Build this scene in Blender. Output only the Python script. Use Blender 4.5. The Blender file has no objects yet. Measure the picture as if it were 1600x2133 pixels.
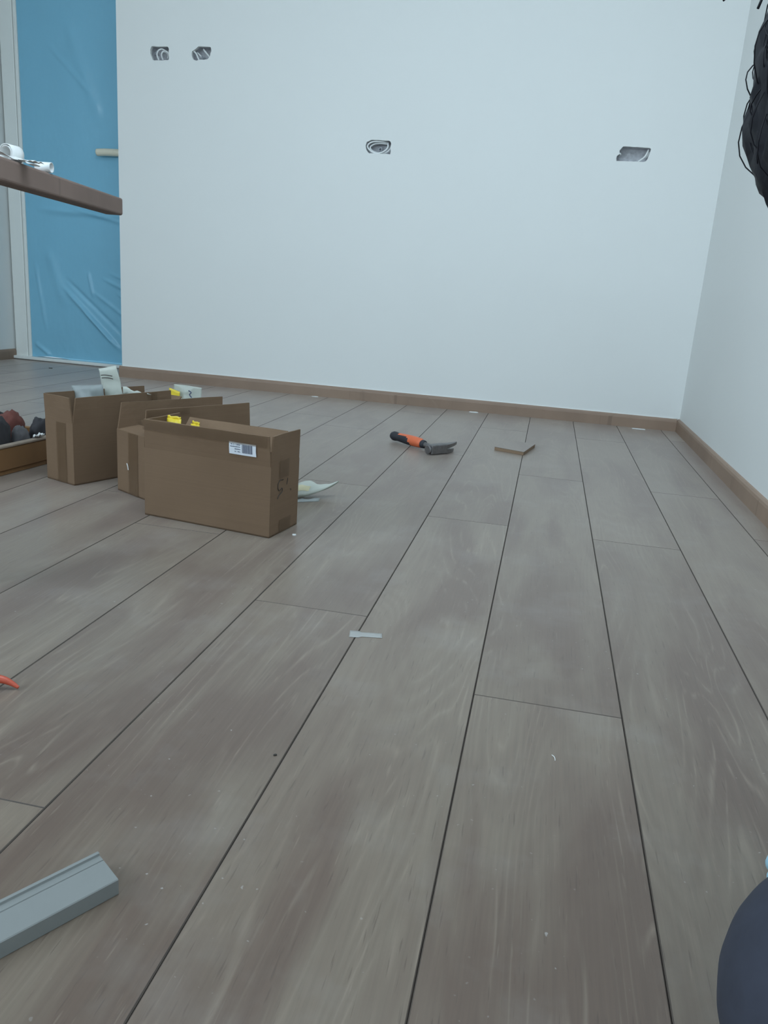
import bpy, bmesh, math, random
from mathutils import Vector, Matrix, noise as mnoise
random.seed(7)
S = bpy.context.scene
C = S.collection

# ------------------------------------------------------------------ camera
cam_d = bpy.data.cameras.new('camera')
cam = bpy.data.objects.new('camera', cam_d)
C.objects.link(cam)
YAW, PITCH, ROLL, EYE = 0.184493, -0.269904, 0.072947, 0.50732
fw = Vector((-math.sin(YAW) * math.cos(PITCH), math.cos(YAW) * math.cos(PITCH), math.sin(PITCH)))
rt = Vector((math.cos(YAW), math.sin(YAW), 0))
up = rt.cross(fw)
rt2 = rt * math.cos(ROLL) + up * math.sin(ROLL)
up2 = -rt * math.sin(ROLL) + up * math.cos(ROLL)
cam.matrix_world = Matrix(((rt2.x, up2.x, -fw.x, 0), (rt2.y, up2.y, -fw.y, 0), (rt2.z, up2.z, -fw.z, EYE), (0, 0, 0, 1)))
cam_d.sensor_fit = 'HORIZONTAL'
cam_d.sensor_width = 36.0
cam_d.lens = 1655.94 / 1600 * 36
cam_d.clip_start = 0.02
S.camera = cam

# ------------------------------------------------------------------ light and exposure
S.view_settings.view_transform = 'Standard'
S.view_settings.look = 'None'
S.view_settings.gamma = 1.0
S.view_settings.use_curve_mapping = False
S.view_settings.exposure = 0.0
w = bpy.data.worlds.new('sky')
S.world = w
w.use_nodes = True
w.node_tree.nodes['Background'].inputs[0].default_value = (0.72, 0.88, 1.0, 1)
w.node_tree.nodes['Background'].inputs[1].default_value = 1.0


def area(name, loc, target, sx, sy, power, col):
    d = bpy.data.lights.new(name, 'AREA')
    d.shape = 'RECTANGLE'
    d.size, d.size_y = sx, sy
    d.energy = power
    d.color = col
    o = bpy.data.objects.new(name, d)
    o.location = loc
    o.rotation_euler = (Vector(target) - Vector(loc)).to_track_quat('-Z', 'Y').to_euler()
    C.objects.link(o)
    return o


# daylight entering by the wide window behind the camera, and one in the left wall; roof window added for overhead fill
DAY = (0.77, 0.95, 1.09)
area('window_daylight', (-0.9, -3.66, 1.62), (-0.9, 4, 1.45), 2.5, 1.65, 41, DAY)
area('left_window_daylight', (-3.00, -0.65, 1.62), (0.6, 0.2, 1.45), 2.3, 1.65, 71, DAY)
area('added_overhead_fill', (-0.20, 1.15, 2.70), (-0.20, 1.15, 0), 1.4, 1.3, 31, DAY)


# ------------------------------------------------------------------ node helpers


class NT:
    def __init__(self, name):
        self.m = bpy.data.materials.new(name)
        self.m.use_nodes = True
        self.t = self.m.node_tree
        self.b = self.t.nodes['Principled BSDF']
        self.out = self.t.nodes['Material Output']

    def n(self, typ, **kw):
        nd = self.t.nodes.new(typ)
        for k, v in kw.items():
            setattr(nd, k, v)
        return nd

    def l(self, a, b):
        self.t.links.new(a, b)

    def math(self, op, a, b=None, clamp=False):
        nd = self.n('ShaderNodeMath', operation=op, use_clamp=clamp)
        for i, v in enumerate((a, b)):
            if v is None:
                continue
            if isinstance(v, (int, float)):
                nd.inputs[i].default_value = v
            else:
                self.l(v, nd.inputs[i])
        return nd.outputs[0]

    def mix(self, fac, a, b, mode='MIX'):
        nd = self.n('ShaderNodeMix', data_type='RGBA', blend_type=mode)
        if isinstance(fac, (int, float)):
            nd.inputs[0].default_value = fac
        else:
            self.l(fac, nd.inputs[0])
        for i, v in ((6, a), (7, b)):
            if isinstance(v, tuple):
                nd.inputs[i].default_value = (*v, 1) if len(v) == 3 else v
            else:
                self.l(v, nd.inputs[i])
        return nd.outputs[2]

    def ramp(self, fac, pts):
        nd = self.n('ShaderNodeValToRGB')
        el = nd.color_ramp.elements
        while len(el) < len(pts):
            el.new(0.5)
        for e, (p, c) in zip(el, pts):
            e.position = p
            e.color = (c, c, c, 1) if isinstance(c, (int, float)) else (*c, 1)
        self.l(fac, nd.inputs[0])
        return nd.outputs[0]

    def noise(self, vec, scale, detail=2, rough=0.5, dist=0):
        nd = self.n('ShaderNodeTexNoise')
        nd.inputs['Scale'].default_value = scale
        nd.inputs['Detail'].default_value = detail
        nd.inputs['Roughness'].default_value = rough
        nd.inputs['Distortion'].default_value = dist
        if vec is not None:
            self.l(vec, nd.inputs['Vector'])
        return nd.outputs['Fac']

    def mapping(self, vec, scale, loc=None):
        nd = self.n('ShaderNodeMapping')
        nd.inputs['Scale'].default_value = scale
        self.l(vec, nd.inputs['Vector'])
        return nd.outputs[0]

    def bump(self, h, strength, dist=0.01):
        nd = self.n('ShaderNodeBump')
        nd.inputs['Strength'].default_value = strength
        nd.inputs['Distance'].default_value = dist
        self.l(h, nd.inputs['Height'])
        self.l(nd.outputs[0], self.b.inputs['Normal'])


def plain(name, col, rough=0.5, metal=0.0, var=0.08, scale=30.0, bump=0.0, spec=0.5, coord='Object'):
    t = NT(name)
    tc = t.n('ShaderNodeTexCoord').outputs[coord]
    f = t.noise(tc, scale, 3)
    c = t.mix(f, tuple(x * (1 - var) for x in col), tuple(min(1, x * (1 + var)) for x in col))
    t.l(c, t.b.inputs['Base Color'])
    t.b.inputs['Roughness'].default_value = rough
    t.b.inputs['Metallic'].default_value = metal
    t.b.inputs['Specular IOR Level'].default_value = spec
    if bump:
        t.bump(f, bump, 0.004)
    return t.m


def wood_material(name, light, dark, line, rough, dusty=True, contrast=1.0):
    """limed oak laminate: grain runs along the object's local Y"""
    t = NT(name)
    tc = t.n('ShaderNodeTexCoord').outputs['Object']
    oi = t.n('ShaderNodeObjectInfo')
    rnd = oi.outputs['Random']
    cmb = t.n('ShaderNodeCombineXYZ')
    t.l(t.math('MULTIPLY', rnd, 41.0), cmb.inputs[0])
    t.l(t.math('MULTIPLY', rnd, 173.0), cmb.inputs[1])
    t.l(t.math('MULTIPLY', rnd, 67.0), cmb.inputs[2])
    add = t.n('ShaderNodeVectorMath', operation='ADD')
    t.l(tc, add.inputs[0])
    t.l(cmb.outputs[0], add.inputs[1])
    v = add.outputs[0]
    blot = t.noise(t.mapping(v, (8.0, 1.6, 1)), 1.0, 4, 0.5, 0.5)
    blotf = t.ramp(blot, [(0.44, 0.0), (0.60, 1.0)])
    col = t.mix(t.math('MULTIPLY', blotf, 0.88 * contrast), light, dark)
    # cathedral figure : contour lines of a stretched noise field
    fld = t.noise(t.mapping(v, (6.5, 0.75, 1)), 1.0, 2, 0.45, 0.6)
    ring = t.math('FRACT', t.math('MULTIPLY', fld, 26.0))
    ringd = t.math('ABSOLUTE', t.math('SUBTRACT', ring, 0.5))
    lines = t.ramp(ringd, [(0.0, 1.0), (0.16, 0.0)])
    where = t.ramp(t.noise(t.mapping(v, (9, 1.6, 1)), 1.0, 2), [(0.42, 0.0), (0.58, 1.0)])
    brk = t.ramp(t.noise(t.mapping(v, (120, 9, 1)), 1.0, 2), [(0.40, 0.0), (0.64, 1.0)])
    lf = t.math('MULTIPLY', t.math('MULTIPLY', lines, where), brk)
    col = t.mix(t.math('MULTIPLY', lf, 0.45 * contrast), col, line)
    soft = t.ramp(ringd, [(0.0, 0.0), (0.5, 1.0)])
    col = t.mix(t.math('MULTIPLY', soft, 0.24 * contrast), col, dark)
    # fine streaks and pores
    st = t.noise(t.mapping(v, (260, 7.0, 1)), 1.0, 3, 0.6)
    stc = t.ramp(st, [(0.30, 0.90), (0.70, 1.09)])
    col = t.mix(0.8, col, stc, 'MULTIPLY')
    po = t.ramp(t.noise(t.mapping(v, (420, 26.0, 1)), 1.0, 1), [(0.66, 0.0), (0.76, 1.0)])
    col = t.mix(t.math('MULTIPLY', po, 0.42), col, tuple(x * 0.5 for x in dark))
    pl = t.ramp(t.noise(t.mapping(v, (360, 20.0, 2)), 1.0, 1), [(0.70, 0.0), (0.80, 1.0)])
    col = t.mix(t.math('MULTIPLY', pl, 0.30), col, line)
    # knots
    vor = t.n('ShaderNodeTexVoronoi', feature='F1')
    vor.inputs['Scale'].default_value = 1.0
    t.l(t.mapping(v, (5.4, 1.5, 0.0)), vor.inputs['Vector'])
    kn = t.ramp(vor.outputs['Distance'], [(0.03, 1.0), (0.20, 0.0)])
    col = t.mix(t.math('MULTIPLY', kn, 0.35 * contrast), col, tuple(x * 0.8 for x in dark))
    # board to board tone
    tone = t.n('ShaderNodeMapRange')
    tone.inputs[3].default_value = 0.95
    tone.inputs[4].default_value = 1.05
    t.l(rnd, tone.inputs[0])
    cc = t.n('ShaderNodeCombineXYZ')
    for i in range(3):
        t.l(tone.outputs[0], cc.inputs[i])
    col = t.mix(1.0, col, cc.outputs[0], 'MULTIPLY')
    if dusty:
        geo = t.n('ShaderNodeNewGeometry').outputs['Position']
        du = t.ramp(t.noise(geo, 6.0, 5, 0.62), [(0.52, 0.0), (0.80, 1.0)])
        col = t.mix(t.math('MULTIPLY', du, 0.22), col, (0.34, 0.32, 0.30))
        sp = t.ramp(t.noise(geo, 150.0, 1), [(0.745, 0.0), (0.79, 1.0)])
        sp2 = t.ramp(t.noise(geo, 5.0, 2), [(0.45, 0.0), (0.6, 1.0)])
        col = t.mix(t.math('MULTIPLY', t.math('MULTIPLY', sp, sp2), 0.45), col, (0.5, 0.49, 0.47))
    t.l(col, t.b.inputs['Base Color'])
    t.b.inputs['Roughness'].default_value = rough
    t.b.inputs['Specular IOR Level'].default_value = 0.5
    if dusty:
        t.b.inputs['Sheen Weight'].default_value = 0.37
        t.b.inputs['Sheen Roughness'].default_value = 0.45
        t.b.inputs['Sheen Tint'].default_value = (1.0, 0.88, 0.82, 1)
    t.bump(t.math('SUBTRACT', st, t.math('MULTIPLY', po, 0.8)), 0.10, 0.0012)
    return t.m


OAK_L, OAK_D, OAK_N = (0.168, 0.132, 0.098), (0.104, 0.068, 0.050), (0.270, 0.218, 0.166)
M = {}
M['floor'] = wood_material('limed_oak_laminate', OAK_L, OAK_D, OAK_N, 0.34)
M['groove'] = plain('painted_groove', (0.075, 0.058, 0.047), 0.6, var=0.5, scale=9)
M['core'] = plain('fibreboard_core', (0.24, 0.16, 0.10), 0.8, scale=200)
M['under'] = plain('underlay', (0.02, 0.018, 0.016), 0.9)
M['skirt'] = wood_material('oak_skirting', (0.315, 0.218, 0.158), (0.262, 0.178, 0.128), (0.36, 0.265, 0.20), 0.5, False, 0.6)
M['wall'] = plain('white_emulsion', (0.80, 0.815, 0.80), 0.62, var=0.012, scale=3.0, bump=0.0)
M['ceiling'] = plain('ceiling_white', (0.82, 0.82, 0.80), 0.8, var=0.01)
M['caulk'] = plain('white_caulk', (0.82, 0.82, 0.80), 0.5)
M['frame'] = plain('cream_white_paint', (0.84, 0.86, 0.83), 0.35, var=0.02)
M['leaf'] = plain('white_door_leaf', (0.70, 0.74, 0.74), 0.35, var=0.02)
M['cream'] = plain('cream_plastic', (0.86, 0.80, 0.64), 0.35)
M['plaster'] = plain('rough_grey_plaster', (0.48, 0.485, 0.51), 0.9, var=0.35, scale=60, bump=0.6)
M['cable'] = plain('white_cable_sheath', (0.80, 0.82, 0.82), 0.4)
M['conduit'] = plain('grey_conduit', (0.40, 0.42, 0.45), 0.5)
M['steel'] = plain('worn_steel', (0.20, 0.19, 0.19), 0.45, 0.75, var=0.35, scale=120, bump=0.1)
M['rubber'] = plain('black_rubber_grip', (0.028, 0.028, 0.036), 0.6)
M['orange'] = plain('orange_grip', (0.72, 0.16, 0.065), 0.5)
M['orange2'] = plain('orange_plastic', (0.50, 0.085, 0.045), 0.35)
M['alu'] = plain('primed_grey_profile', (0.195, 0.205, 0.20), 0.5, var=0.03, scale=40)
M['beam'] = wood_material('dusty_brown_timber', (0.245, 0.170, 0.140), (0.190, 0.130, 0.106), (0.28, 0.205, 0.172), 0.75, False, 0.6)
M['crate'] = wood_material('tray_plywood', (0.24, 0.125, 0.05), (0.17, 0.085, 0.035), (0.28, 0.16, 0.07), 0.6, False, 0.8)
M['rim'] = plain('worn_pale_rim', (0.30, 0.24, 0.19), 0.7, var=0.2, scale=40)
M['dark_cloth'] = plain('charcoal_fabric', (0.030, 0.028, 0.032), 0.85, var=0.5, scale=18, bump=0.3)
M['grey_cloth'] = plain('grey_fabric', (0.10, 0.095, 0.10), 0.85, var=0.4, scale=18, bump=0.3)
M['red_cloth'] = plain('dull_red_fabric', (0.14, 0.045, 0.035), 0.85, var=0.4, scale=25)
M['white_plastic'] = plain('white_plastic', (0.80, 0.82, 0.82), 0.35, var=0.03)
M['paper'] = plain('crumpled_white_paper', (0.78, 0.79, 0.78), 0.7, var=0.05)
M['faint_yellow'] = plain('faint_yellow_print', (0.56, 0.52, 0.34), 0.5)
M['yellow'] = plain('yellow_printed_film', (0.74, 0.56, 0.035), 0.4, var=0.08)
M['label'] = plain('white_paper_label', (0.72, 0.76, 0.82), 0.5, var=0.02)
M['ink'] = plain('label_ink', (0.085, 0.10, 0.16), 0.6)
M['marker'] = plain('marker_ink', (0.035, 0.028, 0.025), 0.6)
M['skin'] = plain('skin', (0.42, 0.24, 0.17), 0.5)
M['hair'] = plain('black_hair', (0.008, 0.008, 0.013), 0.6, var=0.5, scale=90, bump=0.2, spec=0.3)
M['trousers'] = plain('navy_work_trousers', (0.030, 0.034, 0.052), 0.85, var=0.25, scale=60, bump=0.12)
M['jumper'] = plain('charcoal_jumper', (0.035, 0.036, 0.045), 0.9, var=0.2, scale=60, bump=0.1)
M['glove'] = plain('pale_blue_glove', (0.32, 0.52, 0.62), 0.6, var=0.1)
M['shoe'] = plain('black_shoe', (0.02, 0.02, 0.022), 0.6)
M['eye'] = plain('eye_white', (0.7, 0.7, 0.68), 0.2)
M['lip'] = plain('lip', (0.30, 0.12, 0.10), 0.5)
M['crumb_dark'] = plain('dark_crumb', (0.03, 0.025, 0.02), 0.8)


def cardboard():
    t = NT('brown_cardboard')
    tc = t.n('ShaderNodeTexCoord').outputs['Object']
    f = t.noise(tc, 9.0, 4)
    c = t.mix(f, (0.166, 0.106, 0.066), (0.200, 0.130, 0.081))
    # faint corrugation lines
    fl = t.noise(t.mapping(tc, (1, 1, 320)), 1.0, 1)
    c = t.mix(0.25, c, t.ramp(fl, [(0.3, 0.85), (0.7, 1.1)]), 'MULTIPLY')
    sp = t.ramp(t.noise(tc, 260, 1), [(0.68, 0.0), (0.78, 1.0)])
    c = t.mix(t.math('MULTIPLY', sp, 0.18), c, (0.16, 0.10, 0.06))
    t.l(c, t.b.inputs['Base Color'])
    t.b.inputs['Roughness'].default_value = 0.75
    t.b.inputs['Specular IOR Level'].default_value = 0.25
    t.bump(t.noise(t.mapping(tc, (12, 12, 60)), 1.0, 2), 0.12, 0.002)
    return t.m


M['card'] = cardboard()


def see_through(name, col, alpha, rough, transl=0.0, var=0.1, scale=14.0, tint=None):
    """thin film: part of the light goes straight through"""
    t = NT(name)
    tc = t.n('ShaderNodeTexCoord').outputs['Object']
    f = t.noise(tc, scale, 4)
    c = t.mix(f, tuple(x * (1 - var) for x in col), tuple(min(1, x * (1 + var)) for x in col))
    t.l(c, t.b.inputs['Base Color'])
    t.b.inputs['Roughness'].default_value = rough
    tr = t.n('ShaderNodeBsdfTransparent')
    tr.inputs[0].default_value = (*(tint or [min(1.0, 0.35 + x * 0.75) for x in col]), 1)
    mx = t.n('ShaderNodeMixShader')
    mx.inputs[0].default_value = alpha
    t.l(tr.outputs[0], mx.inputs[1])
    src = t.b.outputs[0]
    if transl:
        tl = t.n('ShaderNodeBsdfTranslucent')
        t.l(c, tl.inputs[0])
        m2 = t.n('ShaderNodeMixShader')
        m2.inputs[0].default_value = transl
        t.l(src, m2.inputs[1])
        t.l(tl.outputs[0], m2.inputs[2])
        src = m2.outputs[0]
    t.l(src, mx.inputs[2])
    t.l(mx.outputs[0], t.out.inputs['Surface'])
    return t.m


M['film'] = see_through('blue_protective_film', (0.295, 0.655, 0.87), 0.80, 0.22, 0.0, 0.06, 3.0)
M['clear'] = see_through('clear_plastic_bag', (0.62, 0.66, 0.66), 0.42, 0.25, 0.3)
M['pouch'] = see_through('milky_plastic_pouch', (0.68, 0.71, 0.65), 0.90, 0.4, 0.3)
M['tape'] = see_through('brown_packing_tape', (0.19, 0.125, 0.078), 0.38, 0.22, 0.0, 0.15, 40, (0.88, 0.86, 0.83))
M['cleartape'] = see_through('clear_tape', (0.62, 0.62, 0.60), 0.45, 0.3)

# ------------------------------------------------------------------ mesh helpers


def link(name, me, mats, parent=None, smooth=False):
    o = bpy.data.objects.new(name, me)
    C.objects.link(o)
    for m in (mats if isinstance(mats, (list, tuple)) else [mats]):
        me.materials.append(M[m])
    if smooth:
        for p in me.polygons:
            p.use_smooth = True
    if parent:
        o.parent = parent
    return o


def from_bm(name, bm, mats, parent=None, smooth=False):
    bmesh.ops.recalc_face_normals(bm, faces=bm.faces[:])
    me = bpy.data.meshes.new(name)
    bm.to_mesh(me)
    bm.free()
    return link(name, me, mats, parent, smooth)


def pyd(name, vs, fs, mats, parent=None, smooth=False):
    me = bpy.data.meshes.new(name)
    me.from_pydata([tuple(v) for v in vs], [], fs)
    me.update()
    return link(name, me, mats, parent, smooth)


def add_box(bm, lo, hi, bevel=0.0, mtx=None, seg=1):
    ret = bmesh.ops.create_cube(bm, size=1.0)
    vs = ret['verts']
    c = (Vector(lo) + Vector(hi)) / 2
    s = Vector(hi) - Vector(lo)
    for v in vs:
        v.co = Vector((v.co.x * s.x + c.x, v.co.y * s.y + c.y, v.co.z * s.z + c.z))
    if bevel:
        es = set(e for v in vs for e in v.link_edges)
        r = bmesh.ops.bevel(bm, geom=list(es), offset=bevel, segments=seg, affect='EDGES', profile=0.5)
        vs = list({v for f in r['faces'] for v in f.verts} | {v for v in vs if v.is_valid})
    if mtx is not None:
        for v in vs:
            v.co = mtx @ v.co
    return vs


def box(name, lo, hi, mat, parent=None, bevel=0.0, mtx=None, seg=1):
    bm = bmesh.new()
    add_box(bm, lo, hi, bevel, mtx, seg)
    return from_bm(name, bm, mat, parent)


def smooth_path(pts, n=6, closed=False):
    P = [Vector(p) for p in pts]
    out = []
    N = len(P)
    for i in range(N - 1):
        p0, p1, p2, p3 = P[max(i - 1, 0)], P[i], P[i + 1], P[min(i + 2, N - 1)]
        for k in range(n):
            t = k / n
            out.append(0.5 * ((2 * p1) + (p2 - p0) * t + (2 * p0 - 5 * p1 + 4 * p2 - p3) * t * t + (3 * p1 - p0 - 3 * p2 + p3) * t ** 3))
    out.append(P[-1])
    return out


def add_tube(bm, pts, rad, n=8, cap=True, flat=1.0):
    pts = [Vector(p) for p in pts]
    rads = rad if isinstance(rad, (list, tuple)) else [rad] * len(pts)
    rings = []
    t0 = (pts[1] - pts[0]).normalized()
    ref = Vector((0, 0, 1)) if abs(t0.z) < 0.9 else Vector((1, 0, 0))
    nrm = (ref - t0 * ref.dot(t0)).normalized()
    for i, p in enumerate(pts):
        t = (pts[min(i + 1, len(pts) - 1)] - pts[max(i - 1, 0)])
        t = t.normalized() if t.length > 1e-9 else t0
        nrm = (nrm - t * nrm.dot(t))
        nrm = nrm.normalized() if nrm.length > 1e-6 else t.orthogonal().normalized()
        b = t.cross(nrm)
        rings.append([bm.verts.new(p + (nrm * math.cos(a) * flat + b * math.sin(a)) * rads[i]) for a in [2 * math.pi * k / n for k in range(n)]])
    for a, b in zip(rings, rings[1:]):
        for k in range(n):
            bm.faces.new((a[k], a[(k + 1) % n], b[(k + 1) % n], b[k]))
    if cap:
        bm.faces.new(rings[0][::-1])
        bm.faces.new(rings[-1])


def tube(name, pts, rad, mat, parent=None, n=8, smooth=True, flat=1.0):
    bm = bmesh.new()
    add_tube(bm, pts, rad, n, True, flat)
    return from_bm(name, bm, mat, parent, smooth)


def prism(name, prof, y0, y1, mat, parent=None, mtx=None):
    """profile in local (x, z) extruded along y"""
    bm = bmesh.new()
    a = [bm.verts.new((x, y0, z)) for x, z in prof]
    b = [bm.verts.new((x, y1, z)) for x, z in prof]
    n = len(prof)
    for i in range(n):
        bm.faces.new((a[i], a[(i + 1) % n], b[(i + 1) % n], b[i]))
    bm.faces.new(a[::-1])
    bm.faces.new(b)
    if mtx is not None:
        bmesh.ops.transform(bm, matrix=mtx, verts=bm.verts)
    return from_bm(name, bm, mat, parent)


def sheet(name, nx, ny, fn, mat, parent=None, thick=0.0, smooth=True):
    vs = [fn(i / nx, j / ny) for j in range(ny + 1) for i in range(nx + 1)]
    fs = [(j * (nx + 1) + i, j * (nx + 1) + i + 1, (j + 1) * (nx + 1) + i + 1, (j + 1) * (nx + 1) + i) for j in range(ny) for i in range(nx)]
    o = pyd(name, vs, fs, mat, parent, smooth)
    if thick:
        md = o.modifiers.new('thickness', 'SOLIDIFY')
        md.thickness = thick
        md.offset = 0
    return o


def thing(name, label, cat, loc=(0, 0, 0), rz=0.0, group=None):
    o = bpy.data.objects.new(name, None)
    o.empty_display_size = 0.05
    C.objects.link(o)
    o.location = loc
    o.rotation_euler = (0, 0, rz)
    return tag(o, label, cat, group)


def tag(o, label, cat, group=None):
    o['label'] = label
    o['category'] = cat
    if group:
        o['group'] = group
    return o


def structure(o, label, cat):
    o['kind'] = 'structure'
    return tag(o, label, cat)


def nz(x, y, z=0.0):
    return mnoise.noise(Vector((x, y, z)))


# ------------------------------------------------------------------ the room
XR, XL, XW = 0.608, -2.083, -2.922        # right wall, end of the white wall, left wall
YB, YD, YF = 3.7054, 4.055, -3.60         # white wall, door wall, wall behind the camera
ZC = 2.62

# floor: base with every plank a part of its own
fl = box('floor', (XW - 0.02, YF - 0.05, -0.06), (XR + 0.02, YD + 0.08, -0.0125), 'under')
structure(fl, 'limed oak laminate floor of wide planks with dark joints', 'floor')
PW, PL, X0 = 0.192, 1.44, -0.2332
JOINT = {1: 0.967, -1: 1.171, 0: 1.815, 2: 1.789, -2: 0.596, 3: 2.370, -3: 1.480, 4: 0.52, -4: 0.25, -5: 0.90}
plank_mesh = {}


def plank(xa, xb, ya, yb):
    key = (round(xb - xa, 4), round(yb - ya, 4))
    cx, cy = (xa + xb) / 2, (ya + yb) / 2
    if key not in plank_mesh:
        hw, hl = (xb - xa) / 2 - 0.00025, (yb - ya) / 2 - 0.0002
        bv = 0.0011
        zt, zb, zg = 0.0, -0.012, -0.0011
        vs = []
        for (dx, dy, z) in ((hw - bv, hl - bv * 0.7, zt), (hw, hl, zg), (hw, hl, zb)):
            vs += [(-dx, -dy, z), (dx, -dy, z), (dx, dy, z), (-dx, dy, z)]
        fs = [(0, 1, 2, 3)]
        for r in (0, 4):
            fs += [(r + i, r + 4 + i, r + 4 + (i + 1) % 4, r + (i + 1) % 4) for i in range(4)]
        fs.append((11, 10, 9, 8))
        me = bpy.data.meshes.new('plank')
        me.from_pydata(vs, [], fs)
        me.materials.append(M['floor'])
        me.materials.append(M['groove'])
        for p in me.polygons[1:]:
            p.material_index = 1
        me.update()
        plank_mesh[key] = me
    o = bpy.data.objects.new('plank', plank_mesh[key])
    C.objects.link(o)
    o.location = (cx, cy, 0)
    o.parent = fl
    return o


for k in range(-15, 5):
    xa, xb = max(X0 + k * PW, XW), min(X0 + (k + 1) * PW, XR)
    if xb - xa < 0.01:
        continue
    yend = YD if xa < XL - 0.05 else YB
    j = JOINT.get(k, (k * 0.53 + 0.31) % PL)
    cuts = [j + n * PL for n in range(-7, 5)]
    ys = [YF] + [c for c in cuts if YF + 0.03 < c < yend - 0.03] + [yend]
    for ya, yb in zip(ys, ys[1:]):
        plank(xa, xb, ya, yb)

# white wall with four torn out socket openings


def loop_pts(poly, cx, cz, sx, sz, n=32, jag=0.0, seed=0):
    """resample a closed polygon (u to the right, v up, -1..1) to n points by length"""
    P = [Vector((cx + u * sx, cz + v * sz)) for u, v in poly]
    L = [0]
    for a, b in zip(P, P[1:] + P[:1]):
        L.append(L[-1] + (b - a).length)
    out = []
    rr = random.Random(seed)
    for k in range(n):
        s = L[-1] * k / n
        for i in range(len(P)):
            if L[i] <= s <= L[i + 1]:
                t = (s - L[i]) / (L[i + 1] - L[i])
                q = P[i].lerp(P[(i + 1) % len(P)], t)
                break
        out.append((q.x + rr.uniform(-jag, jag), q.y + rr.uniform(-jag, jag)))
    return out


# each: polygon starts at its left-bottom corner and runs counter-clockwise seen from the room
HOLES = [
    dict(poly=[(-0.72, -1), (0.2, -1), (1, -0.9), (0.95, 0), (1.0, 0.75), (0.85, 1), (-0.2, 0.95), (-0.85, 1), (-1, 0.6), (-1, -0.1)], c=(-1.8715, 1.4685), s=(0.0455, 0.0285)),
    dict(poly=[(-0.8, -0.85), (-0.45, -1), (-0.2, -0.85), (0.6, -0.8), (0.85, -0.35), (0.9, 0.1), (1, 0.35), (0.93, 0.95), (0.2, 0.98), (-0.35, 0.95), (-0.6, 0.6), (-0.95, 0.3), (-1, -0.3)], c=(-1.6705, 1.471), s=(0.0475, 0.029)),
    dict(poly=[(-0.7, -1), (0.2, -1), (0.95, -1), (1, -0.5), (0.92, 0), (1, 0.6), (0.85, 0.95), (0, 1), (-0.6, 1), (-0.92, 0.65), (-1, 0.1), (-0.9, -0.6)], c=(-0.836, 1.117), s=(0.058, 0.0275)),
    dict(poly=[(-0.95, -1), (0, -1), (0.72, -0.98), (0.85, -0.75), (0.92, 0), (1, 0.9), (0.3, 0.95), (-0.68, 1), (-0.9, 0.3), (-0.8, 0.0), (-1, -0.4)], c=(0.250, 1.1285), s=(0.068, 0.0285)),
]
NPT = 36
bm = bmesh.new()
xs = sorted({XL, XR} | {h['c'][0] + sg * (h['s'][0] + 0.02) for h in HOLES for sg in (-1, 1)})
zs = sorted({0.0, ZC} | {1.41, 1.53, 1.06, 1.19})
for ix in range(len(xs) - 1):
    for iz in range(len(zs) - 1):
        a, b, c, d = xs[ix], xs[ix + 1], zs[iz], zs[iz + 1]
        h = next((h for h in HOLES if a < h['c'][0] < b and c < h['c'][1] < d), None)
        if h is None:
            bm.faces.new([bm.verts.new((x, YB, z)) for x, z in ((a, c), (b, c), (b, d), (a, d))])
            continue
        h['loop'] = loop_pts(h['poly'], *h['c'], *h['s'], n=NPT, jag=0.0006, seed=ix)
        outer = []
        cx, cz = h['c']
        for (x, z) in h['loop']:                       # project the loop on the cell's border
            dx, dz = x - cx, z - cz
            t = min(((b - cx) / dx if dx > 0 else (a - cx) / dx) if abs(dx) > 1e-9 else 9e9, ((d - cz) / dz if dz > 0 else (c - cz) / dz) if abs(dz) > 1e-9 else 9e9)
            outer.append((cx + dx * t, cz + dz * t))
        rim = [(cx + (x - cx) * 1.0 + 0.0, cz + (z - cz)) for x, z in h['loop']]
        inn = [bm.verts.new((x, YB, z)) for x, z in rim]
        out = [bm.verts.new((x, YB, z)) for x, z in outer]
        dep = [bm.verts.new((x, YB + 0.014, z)) for x, z in rim]
        for i in range(NPT):
            k = (i + 1) % NPT
            bm.faces.new((out[i], out[k], inn[k], inn[i]))
            bm.faces.new((inn[i], inn[k], dep[k], dep[i]))
        corners = [(a, c), (b, c), (b, d), (a, d)]      # fill the cell's corners
        for i in range(NPT):
            k = (i + 1) % NPT
            p, q = outer[i], outer[k]
            if abs(p[0] - q[0]) > 1e-6 and abs(p[1] - q[1]) > 1e-6:
                cr = min(corners, key=lambda t: (t[0] - p[0]) ** 2 + (t[1] - p[1]) ** 2 + (t[0] - q[0]) ** 2 + (t[1] - q[1]) ** 2)
                bm.faces.new((out[k], out[i], bm.verts.new((cr[0], YB, cr[1]))))
# the slab behind, its end and its back
for q in ([(XL, YB, 0), (XL, YB, ZC), (XL, YD, ZC), (XL, YD, 0)], [(XL, YD, 0), (XL, YD, ZC), (XR, YD, ZC), (XR, YD, 0)]):
    bm.faces.new([bm.verts.new(p) for p in q])
wb = from_bm('wall_back', bm, 'wall')
structure(wb, 'long white painted wall with four torn socket openings', 'wall')

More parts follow.
